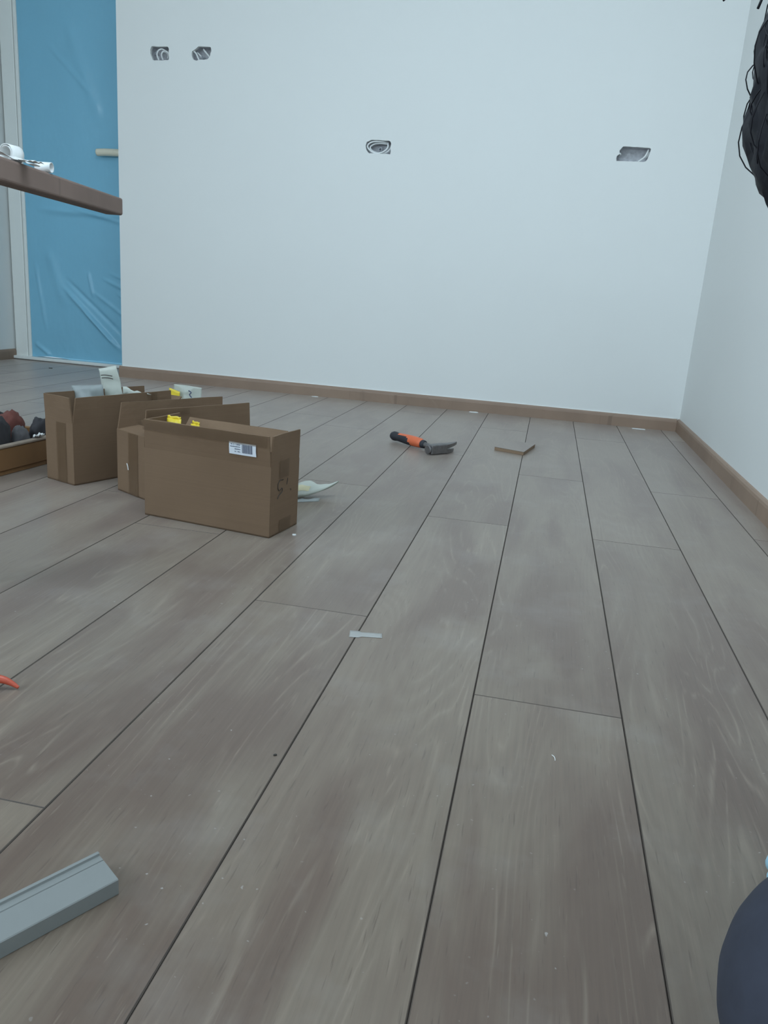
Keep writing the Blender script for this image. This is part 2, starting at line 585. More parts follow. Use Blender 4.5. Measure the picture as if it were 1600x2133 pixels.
CABLES = [
    [[(-0.30, -0.85, 0.02), (-0.42, -0.1, 0.012), (-0.28, 0.5, 0.012), (0.05, 0.8, 0.016), (0.4, 0.55, 0.014), (0.78, 0.2, 0.016), (0.9, -0.5, 0.03)],
     [(0.12, -0.75, 0.022), (0.05, -0.15, 0.014), (0.18, 0.35, 0.014), (0.42, 0.4, 0.02), (0.6, 0.1, 0.028), (0.5, -0.4, 0.034)]],
    [[(-0.95, 0.45, 0.012), (-0.6, 0.05, 0.006), (-0.42, -0.5, 0.006), (-0.3, -1.0, 0.012)],
     [(-0.7, 0.4, 0.03), (-0.45, 0.1, 0.018), (-0.25, -0.2, 0.02), (-0.2, -0.5, 0.034)],
     [(-0.05, 0.95, 0.03), (0.15, 0.6, 0.014), (0.45, 0.1, 0.012), (0.65, -0.35, 0.02), (0.45, -0.8, 0.034)]],
    [[(0.7, 0.85, 0.03), (0.2, 0.86, 0.012), (-0.5, 0.78, 0.008), (-0.88, 0.2, 0.008), (-0.7, -0.5, 0.006), (-0.2, -0.98, 0.006), (0.35, -0.72, 0.008), (0.7, -0.1, 0.008), (0.68, 0.7, 0.02)],
     [(0.66, 0.62, 0.026), (0.1, 0.66, 0.018), (-0.4, 0.52, 0.02), (-0.72, 0.0, 0.02), (-0.5, -0.6, 0.018), (0.1, -0.92, 0.016), (0.6, -0.7, 0.016), (0.85, -0.2, 0.02), (0.9, 0.3, 0.034)]],
    [[(0.88, 0.8, 0.02), (0.8, 0.2, 0.006), (0.66, -0.4, 0.006), (0.35, -0.95, 0.016)],
     [(0.95, 0.5, 0.024), (0.85, -0.1, 0.016), (0.8, -0.4, 0.03)],
     [(-0.98, -0.1, 0.004), (-0.85, 0.02, 0.004), (-0.78, -0.08, 0.012), (-0.85, -0.2, 0.03)]],
]
SLAB = ['upper left socket opening with two concentric white cable loops', 'ragged upper socket opening with crossed cables and a grey conduit end',
        'middle socket opening ringed by a wide white cable loop', 'widest socket opening near the corner with one slanting cable']
for h, cbs, lab in zip(HOLES, CABLES, SLAB):
    cx, cz = h['c']
    t = thing('socket_box', lab, 'socket box', (cx, YB, cz), 0, 'socket openings in the white wall')
    lp = h['loop']
    bm = bmesh.new()
    r0 = [bm.verts.new((x - cx, 0.0142, z - cz)) for x, z in lp]
    r1 = [bm.verts.new(((x - cx) * 1.02, 0.03, (z - cz) * 1.04)) for x, z in lp]
    r2 = [bm.verts.new(((x - cx) * 0.93 + nz(x * 80, z * 80) * 0.003, 0.044, (z - cz) * 0.90)) for x, z in lp]
    r3 = [bm.verts.new(((x - cx) * 0.45, 0.047 + nz(x * 60, z * 60, 4) * 0.004, (z - cz) * 0.45)) for x, z in lp]
    for A, B in ((r0, r1), (r1, r2), (r2, r3)):
        for i in range(NPT):
            k = (i + 1) % NPT
            bm.faces.new((A[i], A[k], B[k], B[i]))
    bm.faces.new(r3)
    from_bm('box_interior', bm, 'plaster', t)
    sx, sz = h['s']
    for pts in cbs:
        tube('cable', smooth_path([(u * sx * 0.98, y, v * sz * 0.96) for u, v, y in pts], 6), 0.0036, 'cable', t, 8)
# bits of conduit in two of the boxes
sb = [o for o in C.objects if o.name.startswith('socket_box')]
for idx, (u, v, y0, ln, r) in ((1, (-0.05, -0.35, 0.016, 0.02, 0.0055)), (2, (0.05, -0.2, 0.030, 0.012, 0.009)), (0, (-0.72, 0.25, 0.028, 0.012, 0.006))):
    sx, sz = HOLES[idx]['s']
    bm = bmesh.new()
    n = 14
    rr = [[bm.verts.new((u * sx + math.cos(a) * q, y, v * sz + math.sin(a) * q)) for a in [2 * math.pi * i / n for i in range(n)]] for y, q in ((y0 + ln, r), (y0, r), (y0, r * 0.6), (y0 + ln, r * 0.6))]
    for A, B in zip(rr, rr[1:]):
        for i in range(n):
            bm.faces.new((A[i], A[(i + 1) % n], B[(i + 1) % n], B[i]))
    from_bm('conduit_end', bm, 'conduit', sb[idx], True)

# other walls and ceiling
WX0, WX1, WZ0, WZ1 = -2.16, 0.36, 0.78, 2.46
structure(box('wall_right', (XR, YF - 0.1, 0), (XR + 0.1, YB, ZC), 'wall'), 'white right wall running toward the viewer', 'wall')
bm = bmesh.new()
LY0, LY1 = -1.75, 0.45
for lo, hi in (((YF - 0.1, 0), (LY0, ZC)), ((LY1, 0), (YD, ZC)), ((LY0, 0), (LY1, WZ0)), ((LY0, WZ1), (LY1, ZC))):
    add_box(bm, (XW - 0.1, lo[0], lo[1]), (XW, hi[0], hi[1]))
structure(from_bm('wall_left', bm, 'wall'), 'white left wall beside the film-covered door', 'wall')
bm = bmesh.new()
for lo, hi in (((LY0, WZ0), (LY0 + 0.05, WZ1)), ((LY1 - 0.05, WZ0), (LY1, WZ1)), ((LY0, WZ0), (LY1, WZ0 + 0.05)), ((LY0, WZ1 - 0.05), (LY1, WZ1)), ((-0.68, WZ0), (-0.62, WZ1))):
    add_box(bm, (XW - 0.07, lo[0], lo[1]), (XW - 0.01, hi[0], hi[1]), 0.004)
structure(from_bm('window_2', bm, 'frame'), 'white two-bay window frame in the left wall', 'window')
bm = bmesh.new()
RX0, RX1, RY0, RY1 = -0.95, 0.55, 0.45, 1.85  # unseen roof opening, added so the overhead fill can enter
for lo, hi in (((XW - 0.1, YF - 0.1), (XR + 0.1, RY0)), ((XW - 0.1, RY1), (XR + 0.1, YD + 0.1)), ((XW - 0.1, RY0), (RX0, RY1)), ((RX1, RY0), (XR + 0.1, RY1))):
    add_box(bm, (lo[0], lo[1], ZC), (hi[0], hi[1], ZC + 0.1))
structure(from_bm('ceiling', bm, 'ceiling'), 'plain white ceiling with an added roof opening for overhead light', 'ceiling')
bm = bmesh.new()
for lo, hi in (((RX0, RY0), (RX0 + 0.05, RY1)), ((RX1 - 0.05, RY0), (RX1, RY1)), ((RX0, RY0), (RX1, RY0 + 0.05)), ((RX0, RY1 - 0.05), (RX1, RY1))):
    add_box(bm, (lo[0], lo[1], ZC + 0.01), (hi[0], hi[1], ZC + 0.07), 0.004)
structure(from_bm('added_roof_window', bm, 'frame'), 'white frame of the added, unseen roof window in the ceiling', 'window')
# wall behind the camera with the window opening
bm = bmesh.new()
for lo, hi in (((XW, 0), (WX0, ZC)), ((WX1, 0), (XR, ZC)), ((WX0, 0), (WX1, WZ0)), ((WX0, WZ1), (WX1, ZC))):
    add_box(bm, (lo[0], YF - 0.1, lo[1]), (hi[0], YF, hi[1]))
structure(from_bm('wall_front', bm, 'wall'), 'white wall with the wide window, opposite the socket wall', 'wall')
bm = bmesh.new()
for lo, hi in (((WX0, WZ0), (WX0 + 0.05, WZ1)), ((WX1 - 0.05, WZ0), (WX1, WZ1)), ((WX0, WZ0), (WX1, WZ0 + 0.05)), ((WX0, WZ1 - 0.05), (WX1, WZ1)), ((-0.93, WZ0), (-0.87, WZ1))):
    add_box(bm, (lo[0], YF - 0.07, lo[1]), (hi[0], YF - 0.01, hi[1]), 0.004)
structure(from_bm('window_1', bm, 'frame'), 'white two-bay window frame in the wall behind the viewer', 'window')

# door wall, frame, leaf
DX0, DX1, DZ = -2.848, -2.05, 2.06
bm = bmesh.new()
add_box(bm, (XW, YD, 0), (DX0, YD + 0.1, ZC))
add_box(bm, (DX0, YD, DZ), (XL, YD + 0.1, ZC))
structure(from_bm('wall_far', bm, 'wall'), 'strip of white wall around the door recess', 'wall')
door = bpy.data.objects.new('door_1', None)
C.objects.link(door)
door.location = (DX0, YD, 0)
structure(door, 'white door covered by blue film, in a cream frame', 'door')


def dpart(name, lo, hi, mat, bevel=0.002):
    return box(name, (lo[0] - DX0, lo[1] - YD, lo[2]), (hi[0] - DX0, hi[1] - YD, hi[2]), mat, door, bevel, None, 2)


dpart('casing', (-2.915, YD - 0.022, 0.0), (-2.8400, YD + 0.002, DZ + 0.07), 'frame', 0.004)
dpart('jamb', (-2.8375, YD - 0.020, 0.0), (-2.818, YD + 0.10, DZ), 'frame', 0.003)
dpart('head_casing', (-2.8385, YD - 0.022, DZ), (DX1, YD + 0.002, DZ + 0.07), 'frame', 0.004)
dpart('leaf', (-2.8175, YD + 0.022, 0.022), (DX1, YD + 0.062, DZ - 0.003), 'leaf', 0.003)
dpart('threshold', (-2.915, YD - 0.05, 0.004), (XL + 0.02, YD + 0.02, 0.020), 'frame', 0.003)
# lever handle standing clear of the film
bm = bmesh.new()
add_tube(bm, smooth_path([(-2.225, YD + 0.022, 1.088), (-2.225, YD - 0.02, 1.088), (-2.235, YD - 0.042, 1.089), (-2.27, YD - 0.046, 1.090), (-2.33, YD - 0.046, 1.090), (-2.372, YD - 0.044, 1.088)], 4), 0.018, 12, True, 1.0)
bmesh.ops.translate(bm, vec=(-DX0, -YD, 0), verts=bm.verts)
from_bm('handle', bm, 'cream', door, True)
dpart('lock_plate', (-2.300, YD + 0.016, 0.93), (-2.262, YD + 0.024, 1.02), 'conduit', 0.003)

# blue protective film taped over the doorway


def ridge(x, z, ax, az, bx, bz, width, amp):
    dx, dz = bx - ax, bz - az
    L = math.hypot(dx, dz)
    s = ((x - ax) * dx + (z - az) * dz) / (L * L)
    d = abs((x - ax) * dz - (z - az) * dx) / L
    e = max(0.0, min(1.0, s * 5)) * max(0.0, min(1.0, (1 - s) * 5))
    return amp * e * math.exp(-(d / width) ** 2)


RID = [(-2.62, 0.42, -2.26, 0.08, 0.012, 0.010), (-2.60, 0.46, -2.24, 0.16, 0.010, -0.006), (-2.38, 0.47, -2.10, 0.36, 0.008, 0.006), (-2.34, 0.50, -2.10, 0.42, 0.007, 0.005),
       (-2.75, 0.80, -2.10, 0.78, 0.016, 0.008), (-2.60, 0.83, -2.10, 0.72, 0.010, 0.006), (-2.46, 0.50, -2.43, 0.36, 0.008, 0.006), (-2.30, 0.40, -2.09, 0.27, 0.007, 0.006),
       (-2.70, 0.62, -2.60, 0.30, 0.03, 0.007), (-2.56, 1.75, -2.35, 1.2, 0.03, 0.006), (-2.66, 1.6, -2.4, 1.35, 0.012, 0.004), (-2.44, 0.40, -2.16, 0.22, 0.008, 0.005), (-2.80, 0.10, -2.70, 0.03, 0.010, 0.008),
       (-2.24, 0.56, -2.10, 0.50, 0.006, 0.005), (-2.22, 0.35, -2.09, 0.31, 0.006, 0.005), (-2.50, 0.30, -2.30, 0.11, 0.006, 0.005), (-2.78, 0.55, -2.72, 0.15, 0.01, 0.004)]
FX0, FX1 = -2.822, -2.086


def film(u, v):
    x = FX0 + (FX1 - FX0) * u
    z = 0.024 + 2.03 * v + (0.008 * math.sin(u * 9) - 0.006) * max(0, 1 - v * 12)
    y = YD - 0.012 - 0.008 * math.sin(math.pi * u) * (0.4 + 0.6 * math.sin(v * 2.6))
    for r in RID:
        y -= ridge(x, z, *r) * 1.3
    y -= 0.0030 * nz(x * 5.0 + 3, z * 2.4) + 0.0011 * nz(x * 21, z * 12, 2) + 0.0004 * nz(x * 60, z * 40, 5)
    # pushed outwards where the handle stands under it
    y -= 0.014 * math.exp(-((x + 2.225) / 0.03) ** 2 - ((z - 1.088) / 0.03) ** 2)
    return (x - FX0, y - YD, z)


fo = sheet('protective_film', 150, 330, film, 'film')
fo.location = (FX0, YD, 0)
tag(fo, 'blue translucent plastic film stretched over the doorway', 'plastic sheet')

# skirting boards


def skirt_profile(h, t):
    return [(0, 0), (t, 0), (t, h * 0.74), (t * 0.86, h * 0.88), (t * 0.55, h * 0.98), (t * 0.35, h), (0, h)]


SH = 0.0548


def skirting(name, p0, p1, label, caulk=True):
    d = (Vector(p1) - Vector(p0))
    L = d.length
    ang = math.atan2(d.y, d.x) - math.pi / 2
    mtx = Matrix.Rotation(ang, 4, 'Z')
    o = prism(name, skirt_profile(SH, 0.0115), 0, L, 'skirt')
    o.matrix_world = Matrix.Translation(p0) @ mtx
    structure(o, label, 'skirting board')
    if caulk:
        bm = bmesh.new()
        n = int(L / 0.03) + 2
        pts = [(0.0012, L * i / n, SH + 0.0004 + 0.0004 * math.sin(i * 2.3)) for i in range(n + 1)]
        add_tube(bm, pts, [0.0024 + 0.0006 * math.sin(i * 1.7) for i in range(n + 1)], 6)
        from_bm('caulk_bead', bm, 'caulk', o, True)
    return o


# profile points to the +x side of the running direction
o = skirting('baseboard_back', (XL - 0.0115, YB, 0), (XR - 0.0116, YB, 0), 'brown oak skirting board along the white socket wall')
skirting('baseboard_right', (XR, YB, 0), (XR, YF, 0), 'brown oak skirting board along the right wall', False)
skirting('baseboard_left', (XW, YF, 0), (XW, YD - 0.024, 0), 'brown oak skirting board on the left wall by the door', False)

# ------------------------------------------------------------------ cardboard boxes
TH = 0.0035


def carton(label, c0, ang, L, W, H, flaps, group='open cardboard boxes on the floor'):
    """c0 is the near-left... local x runs along the long side, y across; flaps: side -> (lean outwards in degrees, length)"""
    t = thing('cardboard_box', label, 'cardboard box', (c0[0], c0[1], 0), ang, group)
    bm = bmesh.new()
    add_box(bm, (0, 0, 0.0005), (L, W, TH))
    for lo, hi in (((0, 0), (L, TH)), ((0, W - TH), (L, W)), ((0, TH), (TH, W - TH)), ((L - TH, TH), (L, W - TH))):
        add_box(bm, (lo[0], lo[1], 0.0005), (hi[0], hi[1], H))
    from_bm('body', bm, 'card', t)
    out = {}
    for side, (lean, fl_, *trim) in flaps.items():
        tr0, tr1 = trim if trim else (0.003, 0.003)
        bm = bmesh.new()
        if side in ('front', 'back'):
            nxs, ln, wd = 14, L - 0.003, fl_
        else:
            nxs, ln, wd = 6, W - 0.003, fl_
        a = math.radians(lean)
        g = []
        for lay in (0, 1):
            rows = []
            for j in range(5):
                s = wd * j / 4
                row = []
                for i in range(nxs + 1):
                    u = 0.0015 + ln * i / nxs
                    u += (tr0 * (1 - i / nxs) - tr1 * i / nxs) * s / wd
                    bow = 0.0016 * math.sin(i * 1.1 + s * 30) * (s / wd)
                    bend = a * min(1, j / 1.0) if j else 0
                    h = s * math.cos(a)
                    o_ = s * math.sin(a) + bow
                    off = (0.0 if lay == 0 else TH)
                    # lay 0 is the outer skin
                    oo, hh = o_ - off * math.cos(a), h + off * math.sin(a)
                    if side == 'front':
                        p = (u, -oo, H + hh)
                    elif side == 'back':
                        p = (u, W + oo, H + hh)
                    elif side == 'left':
                        p = (-oo, u, H + hh)
                    else:
                        p = (L + oo, u, H + hh)
                    row.append(bm.verts.new(p))
                rows.append(row)
            g.append(rows)
        nr = 5
        for lay in (0, 1):
            for j in range(nr - 1):
                for i in range(nxs):
                    bm.faces.new((g[lay][j][i], g[lay][j][i + 1], g[lay][j + 1][i + 1], g[lay][j + 1][i]))
        for i in range(nxs):
            for j in (0, nr - 1):
                bm.faces.new((g[0][j][i], g[0][j][i + 1], g[1][j][i + 1], g[1][j][i]))
        for j in range(nr - 1):
            for i in (0, nxs):
                bm.faces.new((g[0][j][i], g[0][j + 1][i], g[1][j + 1][i], g[1][j][i]))
        out[side] = from_bm('flap', bm, 'card', t)
    return t, out


A1 = math.atan2(-0.165, 0.986)
b1, f1 = carton('front cardboard box with white barcode label and marker writing', (-0.820, 1.545), A1, 0.308, 0.125, 0.150,
                {'front': (5, 0.063), 'back': (38, 0.058, 0.004, 0.045), 'left': (-4, 0.062), 'right': (0.5, 0.0625)})
A2 = math.atan2(0.870, 0.493)
b2, f2 = carton('middle cardboard box, half hidden behind the box with the barcode label', (-0.876, 1.651), A2, 0.310, 0.116, 0.150,
                {'front': (1, 0.061), 'back': (3, 0.061, 0.014, 0.0), 'left': (-84, 0.058), 'right': (-70, 0.058)})
A3 = math.atan2(0.930, 0.366)
b3, f3 = carton('farthest cardboard box, holding a clear bag, beside the wooden tray', (-1.085, 1.696), A3, 0.310, 0.106, 0.152,
                {'front': (2, 0.061, 0.007, 0.002), 'back': (2, 0.0605), 'left': (3, 0.061), 'right': (45, 0.055)})


def patch(name, parent, fn, u0, u1, v0, v1, mat, nx=10, ny=3, wob=0.0006, seed=1):
    """thin film or tape stuck on a face: fn maps (u, v, lift) to local"""
    def f(a, b):
        u = u0 + (u1 - u0) * a
        v = v0 + (v1 - v0) * b
        e = 0.0012 * nz(u * 60 + seed, v * 60)
        return fn(u + e, v + e, 0.0006 + wob * (0.5 + 0.5 * nz(u * 50, v * 50, seed)))
    return sheet(name, nx, ny, f, mat, parent)


front_face = lambda u, v, l: (u, -l - 0.0012, v)
right_face = lambda L: (lambda u, v, l: (L + l + 0.0012, u, v))
left_face = lambda u, v, l: (-l - 0.0012, u, v)
L1 = 0.308
fr1 = lambda u, v, l: (u, -l - 0.0016 - max(0, v - 0.150) * math.tan(math.radians(5)) - 0.0014, v)
patch('packing_tape', b1, fr1, 0.002, 0.30, 0.190, 0.2125, 'tape', 26, 3, 0.0012)
patch('packing_tape', b1, right_face(L1), 0.035, 0.075, 0.120, 0.158, 'tape', 6, 4, 0.001)
patch('packing_tape', b1, right_face(L1), 0.04, 0.09, 0.002, 0.030, 'tape', 6, 4, 0.001)
patch('packing_tape', b2, left_face, 0.026, 0.066, 0.0015, 0.149, 'tape', 3, 12, 0.0008, 3)
patch('packing_tape', b3, left_face, 0.026, 0.062, 0.0015, 0.150, 'tape', 3, 12, 0.0008, 5)
fr3 = lambda u, v, l: (u, -l - 0.0020 - max(0, v - 0.152) * math.tan(math.radians(2)) - 0.0014, v)
patch('packing_tape', b3, fr3, 0.235, 0.255, 0.153, 0.212, 'tape', 3, 5, 0.0006, 8)
fr2 = lambda u, v, l: (u, -l - 0.0018 - max(0, v - 0.150) * math.tan(math.radians(1)) - 0.0014, v)
patch('packing_tape', b2, fr2, 0.006, 0.12, 0.196, 0.2105, 'tape', 8, 3, 0.0008, 9)

# barcode label on the front box's flap (x = L1 - 0.0914 .. L1 - 0.0312)
lx0, lx1, lz0, lz1 = L1 - 0.0955, L1 - 0.0325, 0.1672, 0.1926
sk = patch('barcode_label', b1, lambda u, v, l: (u, -0.0026 - (v - 0.150) * math.tan(math.radians(5)), v), lx0, lx1, lz0, lz1, 'label', 2, 2)
bm = bmesh.new()


def ink(bm, xa, xb, za, zb):
    bm.faces.new([bm.verts.new((x, -0.0030 - (z - 0.150) * math.tan(math.radians(5)), z)) for x, z in ((xa, za), (xb, za), (xb, zb), (xa, zb))])


rr = random.Random(4)
x = lx0 + 0.0305
while x < lx0 + 0.0535:
    wd = rr.choice((0.0005, 0.0008, 0.0012, 0.0016))
    ink(bm, x, x + wd, lz0 + 0.0045, lz1 - 0.003)
    x += wd + rr.choice((0.0005, 0.0006, 0.0009))
from_bm('barcode', bm, 'ink', sk)
bm = bmesh.new()
for row, (s, z) in enumerate(((((0.0045, 0.008), (0.010, 0.012), (0.0145, 0.016), (0.0175, 0.0265)), 0.0208), (((0.003, 0.0265),), 0.0162), (((0.0135, 0.0265),), 0.0113), (((0.013, 0.0175), (0.020, 0.0265)), 0.0062))):
    for xa, xb in s:
        xx = xa
        while xx < xb - 0.0005:
            ww = rr.uniform(0.0008, 0.0015)
            ink(bm, lx0 + xx, lx0 + min(xx + ww, xb), lz0 + z - 0.0010, lz0 + z + rr.uniform(0.0004, 0.0012))
            xx += ww + 0.0004
from_bm('label_print', bm, 'ink', sk)
# marker writing on the right end
bm = bmesh.new()
for pts in ([(0.049, 0.1145), (0.040, 0.117), (0.031, 0.110), (0.031, 0.100), (0.038, 0.094), (0.048, 0.0985), (0.050, 0.092), (0.043, 0.087), (0.036, 0.085), (0.030, 0.078)],
            [(0.073, 0.115), (0.071, 0.108), (0.069, 0.1015)], [(0.0505, 0.1165), (0.0515, 0.1145)], [(0.0875, 0.089), (0.0890, 0.0855)]):
    add_tube(bm, smooth_path([(L1 + 0.0010, u, v) for u, v in pts], 4), 0.00065, 5)
from_bm('marker_writing', bm, 'marker', b1)
# cardboard fleck on the middle box
bm = bmesh.new()
add_tube(bm, smooth_path([(-0.003, 0.070, 0.075), (-0.003, 0.066, 0.068), (-0.003, 0.064, 0.060)], 3), 0.0011, 5)
from_bm('torn_fleck', bm, 'paper', b2)


def crumple(name, label, cat, W_, H_, loc, rz, tilt, mat, seed, amp, pinch=0.0, taper=0.0, puff=0.012, group=None, nx=26, ny=26, twist=0.0):
    """a crumpled pouch: two skins of film with creases, open at the top"""
    t = thing(name, label, cat, loc, rz, group)

    def fn(sgn):
        def f(u, v):
            wd = W_ * (1 - taper * v) * (1 - pinch * math.sin(math.pi * v))
            x = (u - 0.5) * wd
            z = H_ * v
            y = sgn * puff * math.sin(math.pi * u) * (0.35 + 0.65 * (1 - v) ** 0.5)
            q = Vector((x * 22 + seed, z * 22, seed * 1.7))
            y += amp * (abs(mnoise.noise(q)) * 1.6 - 0.4) + amp * 0.5 * abs(mnoise.noise(q * 2.7))
            x += amp * 0.7 * mnoise.noise(q * 1.3 + Vector((5, 1, 2)))
            z += amp * 0.9 * mnoise.noise(q * 0.9 + Vector((9, 4, 2))) * v
            a = twist * v
            x, y = x * math.cos(a) - y * math.sin(a), x * math.sin(a) + y * math.cos(a)
            ct, st = math.cos(tilt), math.sin(tilt)
            return (x * ct + z * st, y, max(0.0008, -x * st * (1 if z > 0.01 else 0) + z * ct))
        return f
    sheet('front_skin', nx, ny, fn(-1), mat, t, 0.0003)
    sheet('back_skin', nx, ny, fn(1), mat, t, 0.0003)
    return t


def b3pt(x, y, z):
    c, s = math.cos(A3), math.sin(A3)
    return (-1.085 + x * c - y * s, 1.696 + x * s + y * c, z)


def b2pt(x, y, z):
    c, s = math.cos(A2), math.sin(A2)
    return (-0.876 + x * c - y * s, 1.651 + x * s + y * c, z)


def b1pt(x, y, z):
    c, s = math.cos(A1), math.sin(A1)
    return (-0.820 + x * c - y * s, 1.545 + x * s + y * c, z)


# bag in the far box: clear film bulging over the flap and a milky printed pouch standing out of it
crumple('clear_bag', 'crinkled clear plastic bag spilling over a flap of the farthest box', 'plastic bag', 0.105, 0.225, b3pt(0.115, 0.062, 0.005), 0.15, -0.10, 'clear', 3, 0.008, 0.0, 0.25, 0.026)
pt = crumple('printed_pouch', 'pale green printed pouch standing up out of the farthest box', 'pouch', 0.046, 0.270, b3pt(0.205, 0.050, 0.005), 0.10, -0.20, 'pouch', 8, 0.004, -0.2, -0.05, 0.008)
bm = bmesh.new()
for k, z in enumerate((0.243, 0.236)):
    add_tube(bm, smooth_path([(-0.053 - 0.012 + i * 0.006 + 0.002 * k, -0.0135, z + 0.0012 * i - 0.0006 * i * i * 0.4) for i in range(6)], 3), 0.0011, 5)
from_bm('print', bm, 'marker', pt)
sheet('torn_edge', 10, 3, lambda u, v: (-0.010 + 0.075 * u, -0.006 + 0.006 * nz(u * 5, v), 0.196 + 0.022 * v * (1 - u) + 0.010 * nz(u * 4, 3) + 0.006 * u), 'pouch', pt, 0.0003)

# white and yellow bag standing on the floor behind the middle box
wy = crumple('yellow_white_bag', 'white bag with yellow end standing behind the middle box', 'bag', 0.115, 0.125, (-1.275, 2.72, 0), 0.10, 0.04, 'pouch', 15, 0.004, 0.0, 0.1, 0.016)
sheet('yellow_panel', 8, 8, lambda u, v: (-0.058 + 0.040 * u + 0.004 * v, -0.026 - 0.002 * nz(u * 4, v * 4), 0.045 + 0.072 * v - 0.012 * u), 'yellow', wy, 0.0004)
bm = bmesh.new()
add_tube(bm, smooth_path([(0.018, -0.027, 0.112), (0.028, -0.027, 0.106), (0.022, -0.027, 0.098), (0.030, -0.027, 0.088)], 3), 0.0022, 5)
from_bm('print', bm, 'ink', wy)

# yellow packets in the front box


def packet(label, x, y, z1, wd, rz, lean):
    t = thing('yellow_packet', label, 'packet', b1pt(x, y, 0.0045), A1 + rz, 'yellow packets in the box with the barcode label')

    def f(u, v):
        return ((u - 0.5) * wd, lean * v * z1 + 0.003 * nz(u * 4 + x * 50, v * 6), v * z1 + 0.004 * nz(u * 3, x * 90) * v)
    sheet('wrapper', 8, 10, f, 'yellow', t, 0.004)
    sheet('seal', 8, 2, lambda u, v: ((u - 0.5) * wd, lean * z1 + 0.001, z1 + 0.006 * v + 0.003 * nz(u * 5, x)), 'yellow', t, 0.0012)
    return t


packet('larger yellow packet standing at the left end of the barcode box', 0.030, 0.060, 0.203, 0.034, 0.0, 0.02)
packet('smaller yellow packet peeking out beside the larger yellow packet', 0.088, 0.055, 0.199, 0.024, -0.30, 0.02)

# torn bag on the floor behind the front box
t = thing('torn_bag', 'torn white and yellow plastic bag lying by the end of the front box', 'plastic bag', (-0.560, 1.80, 0), 0)


def torn(sg):
    def f(u, v):
        # spine runs from behind the box to the pointed tail
        px = -0.05 + 0.135 * u
        py = 0.02 + 0.05 * u * u + 0.02 * u
        hh = (0.046 * (1 - u) ** 0.8 + 0.004) * (1 - 0.25 * math.sin(u * 9))
        ww = (0.050 * (1 - u) ** 0.7 + 0.003)
        a = (v - 0.5) * math.pi * 0.94
        n = nz(u * 7 + 2, v * 5, 3) * 0.007 * (1 - u * 0.7)
        z = hh * math.cos(a) + n
        return (px + math.sin(a) * ww * 0.25 + n, py + math.sin(a) * ww * sg + n, max(0.0008, z + 0.038 * u ** 3))
    return f


sheet('bag_film', 24, 14, torn(1.0), 'pouch', t, 0.0004)
sheet('yellow_print', 8, 4, lambda u, v: (lambda p: (p[0] - 0.001, p[1] - 0.0012, p[2] + 0.0012))(torn(1.0)(0.44 + 0.20 * u, 0.14 + 0.16 * v)), 'faint_yellow', t)
sheet('torn_strip', 8, 3, lambda u, v: (0.005 + 0.05 * u, -0.012 + 0.035 * u + 0.012 * v, 0.001 + 0.006 * v * abs(nz(u * 6, v * 3)) + 0.004 * v), 'clear', t, 0.0003)

# ------------------------------------------------------------------ wooden tray with dark work things
TR = 0.087
tray = thing('wooden_tray', 'low brown wooden tray with worn pale rim on the floor', 'tray', (-1.2838, 1.689, 0), TR * -1)
# local y runs away along its right side, local x to the left is negative; it starts in front of the frame's edge
TY0, TY1, TX0, TXR, TZ = -0.12, 0.30, -0.36, 0.0, 0.068
board = 0.013
for nm, lo, hi in (('side_board', (TXR - board, TY0, 0.012), (TXR, TY1, TZ)), ('side_board', (TX0, TY0, 0.012), (TX0 + board, TY1, TZ)),
                   ('end_board', (TX0 + board, TY0, 0.012), (TXR - board, TY0 + board, TZ)), ('end_board', (TX0 + board, TY1 - board, 0.012), (TXR - board, TY1, TZ))):
    box(nm, lo, hi, 'crate', tray, 0.002)
box('base_board', (TX0 + 0.004, TY0 + 0.004, 0.0005), (TXR - 0.004, TY1 - 0.004, 0.0118), 'crate', tray, 0.001)
for lo, hi in (((TXR - board - 0.001, TY0), (TXR + 0.002, TY1)), ((TX0 - 0.002, TY0), (TX0 + board + 0.001, TY1))):
    box('rim_strip', (lo[0], lo[1], TZ + 0.0002), (hi[0], hi[1], TZ + 0.008), 'rim', tray, 0.002)


def trp(x, y, z):
    c, s = math.cos(-TR), math.sin(-TR)
    return (-1.2838 + x * c - y * s, 1.689 + x * s + y * c, z)


def lump(name, label, cat, at, rx, ry, rz_, rot, mat, seed, parts=()):
    t = thing(name, label, cat, trp(*at), rot)
    bm = bmesh.new()
    bmesh.ops.create_icosphere(bm, subdivisions=4, radius=1.0)
    for v in bm.verts:
        d = v.co.copy()
        k = 1 + 0.12 * mnoise.noise(d * 1.6 + Vector((seed, 0, 0))) + 0.20 * abs(mnoise.noise(d * 3.2 + Vector((0, seed, 0)))) + 0.05 * mnoise.noise(d * 8 + Vector((seed, 3, 0)))
        zz = max(-0.55, d.z)
        zz = zz if zz < 0.2 else 0.2 + (zz - 0.2) * 0.8
        sq = 1.0 + 0.22 * max(0, d.z)
        v.co = Vector((d.x * rx * k * sq, d.y * ry * k * sq, zz * rz_ * k))
    zmin = min(v.co.z for v in bm.verts)
    bmesh.ops.translate(bm, vec=(0, 0, -zmin), verts=bm.verts)
    from_bm('cloth', bm, mat, t, True)
    return t


